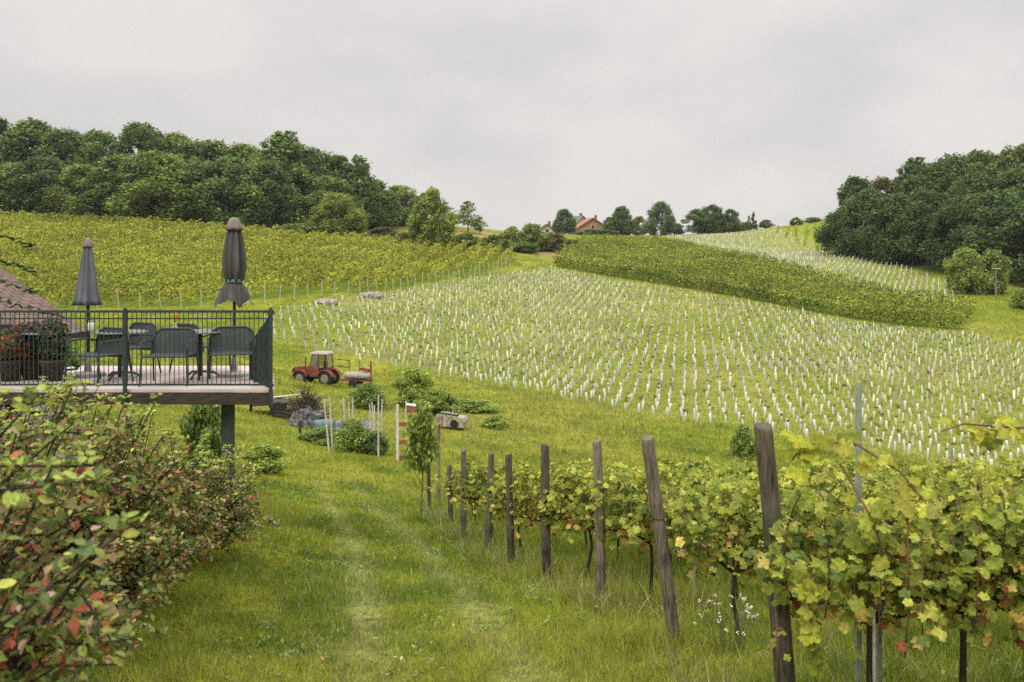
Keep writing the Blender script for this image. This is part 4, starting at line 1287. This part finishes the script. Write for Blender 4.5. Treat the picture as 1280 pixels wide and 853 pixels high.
# long stray shoots of the nearest row, metal stakes
def shoot(pts, seed, label, n):
    rng = np.random.default_rng(seed); P0 = [Vector(p) for p in pts]
    o = empty('vine_shoot', P0[0], label, 'vine shoot', 'stray shoots of the nearest vines')
    L = [p - P0[0] for p in P0]
    MB().tube(L, [.006] * (len(L) - 1) + [.003], 5).build('cane', M['cane'], o)
    P, N = [], []
    for j in range(n):
        u = rng.random() * (len(L) - 1); i = int(u); p = L[i].lerp(L[i + 1], u - i)
        P.append(tuple(p + Vector(rng.normal(0, .05, 3)))); N.append((rng.normal(0, .5), -.5 + rng.normal(0, .3), .6))
    me = cloud('foliage', GRAPE, GRAPEF, np.array(P), np.array(N), math.pi + rng.normal(0, .8, n), .11 * (.6 + .6 * rng.random(n)), pick([(.33, .345, .04), (.38, .37, .06), (.22, .26, .04)], [3, 2, 2], n), M['vine']); link('foliage', me, o)


shoot([at(990, 575, 5.6), at(1010, 552, 5.5), at(1070, 555, 5.4), at(1125, 590, 5.3), at(1160, 632, 5.25)], 1, 'long brown shoot arching over the top of the nearest vines', 22)
shoot([at(1300, 536, 5.3), at(1240, 533, 5.3), at(1205, 530, 5.3), at(1175, 540, 5.3)], 2, 'stray shoot reaching in from the border above the nearest vines', 16)
shoot([at(1030, 700, 5.5), at(1010, 740, 5.4), at(1015, 790, 5.4), at(1022, 835, 5.4)], 3, 'shoot with yellow leaves hanging down beside the nearest end post', 26)
shoot([at(1050, 580, 5.5), at(1085, 640, 5.3), at(1105, 690, 5.25), at(1108, 760, 5.25)], 4, 'dark brown shoot falling through the middle of the nearest vines', 14)
for px, d, top, lb in [(1074, 5.75, 478, 'tall grey metal stake rising above the nearest vines'), (1105, 8.5, 612, 'grey metal stake showing in a gap of the nearest vines'),
                       (868, 10.9, 655, 'grey metal stake between the second and third end posts'), (1100, 5.8, 640, 'grey metal stake low among the nearest trunks'), (1190, 14.3, 560, 'metal stake top among the rear vine rows')]:
    x = (px - 640) / F * d; g = sz(x, d); h = max(-(top - HY) / F * d - g, .9)
    o = empty('metal_stake', (x, d, g), lb, 'stake', 'metal stakes in the vine rows')
    mb = MB(); mb.prism([(-.009, -.2), (.009, -.2), (.009, h), (-.009, h)], 0, .004); mb.build('web', M['steel'], o)
    for s in (-1, 1): MB().box((s * .0115, .012, h / 2 - .1), (.004, .028, h + .2)).build('flange', M['steel'], o)
x = (1093 - 640) / F * 5.6; g = sz(x, 5.6)
tag(MB().tube([(x, 5.6, g - .1), (x - .01, 5.58, g + .75)], .008, 6).build('bamboo_stake', M['stake']), 'thin pale bamboo stake beside a trunk in the nearest row', 'stake')

# white wild flowers at the post
def daisies(px, d, label, seed):
    rng = np.random.default_rng(seed); p = base(px, d)
    o = empty('wild_daisy', p, label, 'wild flower')
    st = MB(); hp = []
    for k in range(26):
        a = rng.random() * 6.28; r = .22 * math.sqrt(rng.random()); h = rng.uniform(.28, .52)
        e = Vector((math.cos(a) * r * 1.5, math.sin(a) * r, h)); st.tube([(math.cos(a) * r * .4, math.sin(a) * r * .4, -.02), e * .6, e], .0025, 4); hp.append(tuple(e))
    st.build('stems', simple('stem green', (.09, .12, .04)), o)
    hp = np.array(hp); pp = np.repeat(hp, 5, 0) + rng.normal(0, .008, (len(hp) * 5, 3)); n = len(pp)
    link('flower_heads', cloud('flower_heads', OVAL, OVALF, pp, rdir(n, rng) * .6 + np.array((0, -.4, .7)), rng.random(n) * 6, np.full(n, .017), np.tile((.66, .66, .6), (n, 1)), M['shrub']), o)


daisies(912, 7.9, 'clump of small white daisies between the two nearest end posts', 3)

# ------------------------------------------------------------------ middle distance: bushes, sapling
def wild_bush(px, d, top, wpx, tint, var, label):
    tree(var, px, d, top, wpx, tint, label, name='wild_bush', cat='bush', group='wild bushes on the slope')


for a in [(517, 52, 460, 58, YL, 'bush0', 'rounded green bush behind the ladder posts'), (545, 50, 488, 60, LT, 'bush1', 'low spreading bush right of the rounded green one'),
          (458, 50, 480, 50, MD, 'bush2', 'dark green bush behind the pale stakes'), (470, 38, 540, 34, DK, 'bush0', 'small dark bush below the last bundle of pale stakes'),
          (400, 39, 535, 54, MD, 'bush1', 'leafy low bush in front of the teal drum'), (440, 38, 525, 50, LT, 'bush2', 'weedy bush around the feet of the pale stakes'),
          (590, 52, 500, 70, LT, 'bush0', 'flat weedy bush above the beige tank'), (930, 47, 532, 36, LT, 'bush1', 'small bush at the near edge of the young vineyard'),
          (255, 20, 500, 70, MD, 'bush2', 'dark leafy bush underneath the terrace'), (355, 44, 520, 60, LT, 'bush1', 'weeds at the foot of the dark trailer'),
          (620, 47, 520, 40, YL, 'bush2', 'low yellowish weeds right of the beige tank'), (330, 30, 555, 60, YL, 'bush0', 'low grassy weeds beside the terrace corner'),
          (60, 30, 395, 90, MD, 'bush0', 'dark garden bush behind the flower pots')]:
    wild_bush(*a[:4], tuple(v * 1.3 for v in a[4]), a[5], a[6])
tree('sapling', 527, 24.2, 508, 40, YL, 'small sapling with dense crown on a thin trunk by the vine rows', name='sapling')
x = (537 - 640) / F * 25; g = sz(x, 25)
tag(MB().tube([(x, 25, g - .2), (x - .02, 25, g + .9), (x - .04, 25, g + 1.85)], [.055, .05, .045], 10).build('sapling_stake', M['post']), 'thick weathered stake tied beside the small sapling', 'stake')

# ------------------------------------------------------------------ row end posts of the yellow vineyard
k = 0
edge = np.array(wpoly([(85, 97), (250, 99.5), (450, 116.5), (560, 138), (640, 163)]))
seg = np.linalg.norm(np.diff(edge, axis=0), axis=1); tot = seg.sum(); sacc = np.concatenate([[0], np.cumsum(seg)])
pm = MB().tube([(0, 0, -.2), (0, 0, 1.9)], [.05, .042], 7).mesh('row_post', M['stake'])
s = 1.0
while s < tot:
    x = np.interp(s, sacc, edge[:, 0]); y = np.interp(s, sacc, edge[:, 1])
    o = link('row_post', pm); o.location = (x, y - .6, sz(x, y - .6)); o.rotation_euler = (random.gauss(.1, .05), random.gauss(0, .05), 0); o.scale = (1, 1, random.uniform(.8, 1.1))
    tag(o, 'pale end post along the lower edge of the yellow vineyard', 'post', 'pale end posts of the yellow vineyard'); s += 1.95


# rocks by the young vineyard
def rock(px, d, w, h, label, seed):
    p = base(px, d); rr = random.Random(seed); o = empty('rock_heap', p, label, 'stone')
    for nm, k in (('boulder', 0), ('boulder', 1), ('boulder', 2)):
        bm = bmesh.new(); bmesh.ops.create_icosphere(bm, subdivisions=2, radius=1)
        sx_, sy_, sz_ = w * rr.uniform(.3, .5), w * .3, h * rr.uniform(.7, 1.1); cx = (k - 1) * w * .3
        for v in bm.verts:
            n_ = 1 + rr.uniform(-.16, .16); v.co = Vector((v.co.x * sx_ * n_ + cx, v.co.y * sy_ * n_, v.co.z * sz_ * n_ + h * .3))
        me = bpy.data.meshes.new('boulder'); bm.to_mesh(me); bm.free(); link('boulder', me, o, M['stone'])


rock(409, 107, 1.9, .5, 'grey stones at the edge of the yellow vineyard, left heap', 3)
rock(464, 116, 2.2, .6, 'paler grey stones at the edge of the yellow vineyard, right heap', 4)


# ------------------------------------------------------------------ tractor
def tractor(px, d):
    p = base(px, d)
    o = empty('red_tractor', p, 'small red tractor with pale cab roof parked below the young vineyard', 'tractor', rz=-.28)
    # x forward is -x (faces the picture's left)
    hood = MB(); hood.prism([(-1.95, .72), (-1.95, 1.0), (-1.85, 1.1), (-1.2, 1.2), (-.62, 1.24), (-.62, .62), (-1.8, .62)], -.34, .34); hood.build('hood', M['red'], o, bevel=.03)
    MB().box((-1.98, 0, .88), (.06, .56, .3)).build('grille', M['dark'], o)
    for s in (-1, 1): MB().lathe([(.07, -.02), (.07, .02), (.03, .04)], 12, c=(-2.02, s * .2, .98), axis='X').build('headlight', M['white'], o)
    MB().box((-.5, 0, .55), (2.6, .42, .34)).build('chassis', M['dark'], o, bevel=.03)
    MB().prism([(-.62, .55), (-.62, 1.24), (-.2, .98), (.25, .98), (.62, 1.15), (.62, .55)], -.45, .45).build('cab_floor', M['red'], o)
    pil = [(-.62, 1.22, -.42, 2.0), (.02, .98, .02, 2.02), (.6, 1.12, .52, 2.0)]
    for s in (-1, 1):
        for a_, z0, b_, z1 in pil:
            MB().tube([(a_, s * .46, z0), (b_, s * .44, z1)], .035, 6).build('cab_pillar', M['red'], o)
    MB().add([(-.6, -.42, 1.24), (-.6, .42, 1.24), (-.42, .4, 1.98), (-.42, -.4, 1.98)], [(0, 1, 2, 3)]).build('windscreen', M['glass'], o)
    MB().add([(.58, -.42, 1.15), (.58, .42, 1.15), (.5, .4, 1.98), (.5, -.4, 1.98)], [(0, 1, 2, 3)]).build('rear_window', M['glass'], o)
    for s in (-1, 1):
        MB().add([(-.6, s * .47, 1.25), (-.03, s * .47, 1.0), (-.03, s * .455, 1.98), (-.41, s * .455, 1.98)], [(0, 1, 2, 3)]).build('side_window', M['glass'], o)
    MB().box((.04, 0, 2.08), (1.3, 1.06, .15), taper=.86).build('cab_roof', M['roofpale'], o, bevel=.04)
    MB().box((.04, 0, 1.99), (1.12, .96, .04)).build('roof_rim', M['dark'], o)
    MB().box((.1, 0, 1.02), (.42, .42, .12)).build('seat', M['dark'], o, bevel=.02); MB().box((.3, 0, 1.3), (.1, .42, .5)).build('seat_back', M['dark'], o, bevel=.02)
    MB().lathe([(.17, -.01), (.19, 0), (.17, .01)], 16, c=(-.3, 0, 1.3), axis='X').build('steering_wheel', M['dark'], o)
    for x, r in ((-1.25, .44), (.55, .46)):
        for s in (-1, 1):
            w_ = MB().lathe([(r * .6, -.13), (r * .92, -.13), (r, -.07), (r, .07), (r * .92, .13), (r * .6, .13)], 24, c=(x, s * .56, r), axis='Y', wob=lambda a, i: 1 + (.03 if int(a * 24 / 6.283) % 2 and i in (2, 3) else 0)).build('wheel', M['dark'], o)
            MB().lathe([(r * .2, -.15), (r * .5, -.16), (r * .6, -.135), (r * .6, .135), (r * .5, .16), (r * .2, .15)], 18, c=(x, s * .56, r), axis='Y').build('rim', M['rim'], w_)
            pts = [(x + (r + .1) * math.cos(a_), (r + .1) * math.sin(a_) + r) for a_ in np.linspace(.25, math.pi - .25, 11)]
            inn = [(x + (r + .05) * math.cos(a_), (r + .05) * math.sin(a_) + r) for a_ in np.linspace(math.pi - .25, .25, 11)]
            MB().prism(pts + inn, s * .56 - .17, s * .56 + .17).build('fender', M['red'], o)
    MB().tube([(-1.3, .25, 1.15), (-1.3, .25, 1.75)], .035, 8).build('exhaust', M['dark'], o)
    return o


tractor(402, 65)
p = base(443, 64)
o = empty('field_sprayer', p, 'trailed implement with pale tank and red frame behind the tractor', 'farm implement', rz=-.28)
MB().lathe([(.1, -.85), (.2, -.8), (.25, -.3), (.25, .5), (.2, .95), (.1, 1.0)], 18, c=(.15, 0, .8), axis='X').build('tank', M['roofpale'], o, True)
MB().box((.1, 0, .5), (2.2, .5, .1)).build('frame', M['red'], o)
MB().tube([(1.15, 0, .3), (1.15, 0, 1.75)], .06, 8).build('mast', M['red'], o)
MB().box((.75, 0, 1.2), (.6, .3, .16), ry=.2).build('pump', M['red'], o)
for z in (1.75, 1.3): MB().tube([(-1.2, 0, z + .05), (-.4, 0, z)], .03, 6).build('boom', M['dark'], o)
for x in (-.4, .3): MB().tube([(x, .1, .55), (x, .1, 1.8)], .02, 6).build('strut', M['dark'], o)
for s in (-1, 1):
    w_ = MB().lathe([(.15, -.09), (.27, -.09), (.3, 0), (.27, .09), (.15, .09)], 18, c=(.1, s * .45, .3), axis='Y').build('wheel', M['dark'], o)
    MB().lathe([(.05, -.08), (.15, -.06), (.15, .06), (.05, .08)], 14, c=(.1, s * .45, .3), axis='Y').build('rim', M['rim'], w_)

# ------------------------------------------------------------------ junk by the stakes
p = base(345, 44)
o = empty('flat_trailer', p, 'dark flat trailer loaded with scrap beside the terrace corner', 'trailer', rz=.2)
MB().box((0, 0, .55), (2.1, 1.3, .1)).build('bed', M['beam'], o)
MB().tube([(-1.05, -.66, .78), (1.05, -.66, .95)], .035, 6).build('side_rail', M['white'], o)
MB().tube([(1.05, -.66, .3), (1.05, -.66, 1.15)], .03, 6).build('stanchion', M['white'], o)
for s in (-1, 1):
    w_ = MB().lathe([(.18, -.1), (.32, -.1), (.35, 0), (.32, .1), (.18, .1)], 18, c=(.1, s * .75, .33), axis='Y').build('wheel', M['dark'], o)
    MB().lathe([(.05, -.08), (.18, -.06), (.18, .06), (.05, .08)], 14, c=(.1, s * .75, .33), axis='Y').build('rim', M['rim'], w_)


def crumple(px, d, w, h, mat, label, name, seed, cat, sub=4, rough=.7):
    p = base(px, d); rng = np.random.default_rng(seed)
    bm = bmesh.new(); bmesh.ops.create_icosphere(bm, subdivisions=sub, radius=1)
    f = rng.normal(0, 1, (14, 3)) * 2.6; ph = rng.random(14) * 6
    for v in bm.verts:
        c = np.array(v.co); k = 1 + rough * np.mean([abs(math.sin(c @ f[i] + ph[i])) for i in range(14)]) * 2 - rough + .12 * math.sin(c @ f[0] * 3)
        v.co = Vector((c[0] * w / 2 * k, c[1] * w * .35 * k, max(-.1, c[2] * h * k)))
    me = bpy.data.meshes.new(name); bm.to_mesh(me); bm.free(); me.materials.append(mat)
    o = bpy.data.objects.new(name, me); COL.objects.link(o); o.location = p
    return tag(o, label, cat)


crumple(384, 42, 1.2, .62, M['tarp'], 'crumpled black and white tarpaulin heap in the weeds', 'tarpaulin', 3, 'tarpaulin')
crumple(430, 42, .8, .42, M['tarp_blue'], 'grey plastic sheet lying behind the leaning stakes', 'plastic_sheet', 4, 'sheet')
crumple(455, 43, .7, .36, M['tarp_blue'], 'crumpled grey sheet under the last stakes', 'plastic_sheet', 6, 'sheet')
p = base(405, 41); o = empty('teal_drum', p, 'teal drum lying beside the crumpled tarpaulin', 'drum', rz=.4)
MB().lathe([(.2, -.42), (.27, -.42), (.28, -.15), (.29, -.14), (.28, .15), (.29, .16), (.27, .42), (.2, .42)], 20, c=(0, 0, .3), axis='X').build('drum_body', M['teal'], o, True)
MB().lathe([(.05, 0), (.06, .03), (.04, .04)], 10, c=(-.44, 0, .42), axis='X').build('bung', M['dark'], o)

rng = np.random.default_rng(8)
p = base(381, 43.5); mb = MB()
for k in range(620):
    a = rng.random() * 6.28; r = .75 * math.sqrt(rng.random()); h = 1.7 * (1 - r / .8) * rng.random() ** .6
    q = Vector((math.cos(a) * r, math.sin(a) * r * .7, h)); dvec = Vector((rng.normal(0, .4), rng.normal(0, .3), rng.normal(.15, .3)))
    mb.tube([q - dvec * .7, q, q + dvec * .7 + Vector((0, 0, .05))], [.022, .018, .008], 4)
br = mb.build('brushwood_heap', M['vinewood']); br.location = p; br.color = (2.2, 2.1, 2.0, 1)
tag(br, 'grey heap of cut brushwood between trailer and tractor', 'brushwood')

STK = [(412, 497, 416, 538, 37.5, 'a'), (405, 499, 412, 547, 36.5, 'a'), (430, 500, 431, 525, 41, 'b'), (436, 503, 437, 530, 40, 'b'), (441, 497, 441, 522, 42, 'b'), (429, 498, 433, 522, 41.5, 'b'),
       (462, 505, 466, 530, 39, 'c'), (468, 507, 468, 536, 38, 'c'), (473, 494, 473, 545, 37, 'c'), (478, 499, 475, 533, 38.5, 'c'), (465, 503, 470, 534, 38.5, 'c'), (267, 515, 270, 548, 26, 'd')]
LBS = {'a': 'pale wooden stake leaning in the first pair beside the teal drum', 'b': 'pale wooden stake in the middle bundle behind the weeds', 'c': 'pale wooden stake in the last bundle, nearest to the ladder posts', 'd': 'lone pale stake under the terrace beside the deck post'}
for pxt, pyt, pxb, pyb, d, gname in STK:
    b_ = base(pxb, d); tp = at(pxt, pyt, d)
    o = MB().tube([(0, 0, -.1), tuple(tp - b_)], [.036, .028], 6).build('wooden_stake', M['stake']); o.location = b_
    tag(o, LBS[gname], 'stake', 'pale stakes ' + gname if gname != 'd' else None)
p = base(375, 39)
tag(MB().tube([(p.x, p.y, p.z - .1), (p.x, p.y, p.z + .75)], [.06, .055], 8).build('short_post', M['beam']), 'short dark post in the weeds below the crumpled tarpaulin', 'post')

p = base(497, 37); o = empty('ladder_rack', p, 'two white uprights carrying red boards by the sapling', 'rack')
H = -(506 - HY) / F * 37 - p.z
MB().tube([(0, 0, -.1), (0, 0, H)], [.06, .05], 8).build('upright', M['white'], o)
MB().tube([(.3, .2, -.1), (.3, .2, H + .1)], [.03, .03], 8).build('upright', M['white'], o)
for z in (.12, .68, 1.35): MB().box((.16, .1, z), (.33, .06, .15), rz=.55).build('red_board', M['terracotta'], o)
p2 = Vector((p.x + .48, p.y + .2, p.z + 1.75))
o = empty('post_box', (p2.x, p2.y, p.z), 'small reddish box on a slim post right of the white uprights', 'box')
MB().tube([(0, 0, -.1), (0, 0, 1.7)], .025, 6).build('post', M['stake'], o)
MB().box((0, 0, 1.85), (.3, .24, .34)).build('box_body', M['terracotta'], o, bevel=.01); MB().box((0, 0, 2.05), (.36, .3, .05), ry=.15).build('lid', M['white'], o)

p = base(565, 46); o = empty('beige_tank', p, 'beige plastic tank lying on the grass, with dark round opening', 'tank', rz=-.25)
MB().prism([(-.68, .1), (-.7, .55), (-.6, .72), (.1, .66), (.62, .56), (.7, .42), (.66, .08)], -.35, .35).build('tank_body', M['beige'], o, bevel=.06)
MB().lathe([(.19, -.03), (.19, .02), (.1, .03)], 20, c=(.22, -.36, .27), axis='Y').build('opening', M['dark'], o)
for k in range(6): MB().box((-.5 + k * .16, -.2, .72 - .012 * k), (.1, .3, .05)).build('slot', M['dark'], o)
MB().box((-.36, -.365, .36), (.05, .03, .56)).build('strap', M['terracotta'], o)

# ------------------------------------------------------------------ light, sky, camera
w = bpy.data.worlds.new('World'); scene.world = w; w.use_nodes = True
nt = w.node_tree; nd = nt.nodes; lk = nt.links; nd.clear()
SUN_EL, SUN_AZ = 50, -145          # azimuth from +Y, clockwise
sky = nd.new('ShaderNodeTexSky'); sky.sky_type = 'NISHITA'; sky.sun_disc = False
sky.sun_elevation = R(SUN_EL); sky.sun_rotation = R(SUN_AZ); sky.dust_density = 3
b1 = nd.new('ShaderNodeBackground'); b1.inputs[1].default_value = .08; lk.new(sky.outputs[0], b1.inputs[0])
tc = nd.new('ShaderNodeTexCoord'); sp = nd.new('ShaderNodeSeparateXYZ'); lk.new(tc.outputs['Generated'], sp.inputs[0])
mr = nd.new('ShaderNodeMapRange'); mr.interpolation_type = 'SMOOTHSTEP'
mr.inputs[1].default_value = .2; mr.inputs[2].default_value = .95; mr.inputs[3].default_value = .785; mr.inputs[4].default_value = 3.2
lk.new(sp.outputs[2], mr.inputs[0])
mp = nd.new('ShaderNodeMapping'); mp.inputs['Scale'].default_value = (1, 1, 2.2); mp.inputs['Location'].default_value = (.35, .1, 0); lk.new(tc.outputs['Generated'], mp.inputs[0])
n = nd.new('ShaderNodeTexNoise'); n.inputs['Scale'].default_value = 3.2; n.inputs['Detail'].default_value = 9; n.inputs['Roughness'].default_value = .5
lk.new(mp.outputs[0], n.inputs['Vector'])
rp = ramp(nd, [(.32, (.8, .78, .775)), (.62, (1.045, 1.005, .975))]); lk.new(n.outputs['Fac'], rp.inputs[0])
b2 = nd.new('ShaderNodeBackground'); lk.new(rp.outputs[0], b2.inputs[0]); lk.new(mr.outputs[0], b2.inputs[1])
mx = nd.new('ShaderNodeMixShader'); mx.inputs[0].default_value = .93
lk.new(b1.outputs[0], mx.inputs[1]); lk.new(b2.outputs[0], mx.inputs[2])
ow = nd.new('ShaderNodeOutputWorld'); lk.new(mx.outputs[0], ow.inputs[0])

# thin haze volume added to lift the dark tones and bring grain
HZ = MB(); HZ.box((0, 305, 10), (690, 700, 160))
hm = bpy.data.materials.new('tone lifting haze'); hm.use_nodes = True; hn = hm.node_tree; hn.nodes.clear()
ho = hn.nodes.new('ShaderNodeOutputMaterial'); hv = hn.nodes.new('ShaderNodeVolumePrincipled')
hv.inputs['Color'].default_value = (.93, .95, 1, 1); hv.inputs['Density'].default_value = .00011; hv.inputs['Anisotropy'].default_value = .2
hn.links.new(hv.outputs[0], ho.inputs['Volume'])
tag(HZ.build('haze', hm), kind='stuff')

sl = bpy.data.lights.new('sun', 'SUN'); sl.energy = 1.5; sl.angle = R(20); sl.color = (1, .96, .9)
so = bpy.data.objects.new('sun', sl); COL.objects.link(so)
az = R(SUN_AZ); dirv = Vector((math.sin(az) * math.cos(R(SUN_EL)), math.cos(az) * math.cos(R(SUN_EL)), math.sin(R(SUN_EL))))
so.rotation_euler = dirv.to_track_quat('Z', 'Y').to_euler(); so.location = (0, -10, 40)

cam = bpy.data.cameras.new('camera'); co = bpy.data.objects.new('camera', cam); COL.objects.link(co)
cam.sensor_width = 36; cam.lens = 36 * F / 1280; cam.clip_start = .1; cam.clip_end = 2000
co.rotation_euler = (R(90), 0, 0); cam.shift_y = -(426.5 - HY) / 1280
cam.dof.use_dof = True; cam.dof.focus_distance = 16; cam.dof.aperture_fstop = 4.0
scene.camera = co
scene.view_settings.view_transform = 'Standard'; scene.view_settings.look = 'None'; scene.view_settings.exposure = 0; scene.view_settings.gamma = 1
scene.view_settings.use_curve_mapping = False
scene.cycles.use_denoising = False
scene.cycles.max_bounces = 5; scene.cycles.diffuse_bounces = 4; scene.cycles.transparent_max_bounces = 12
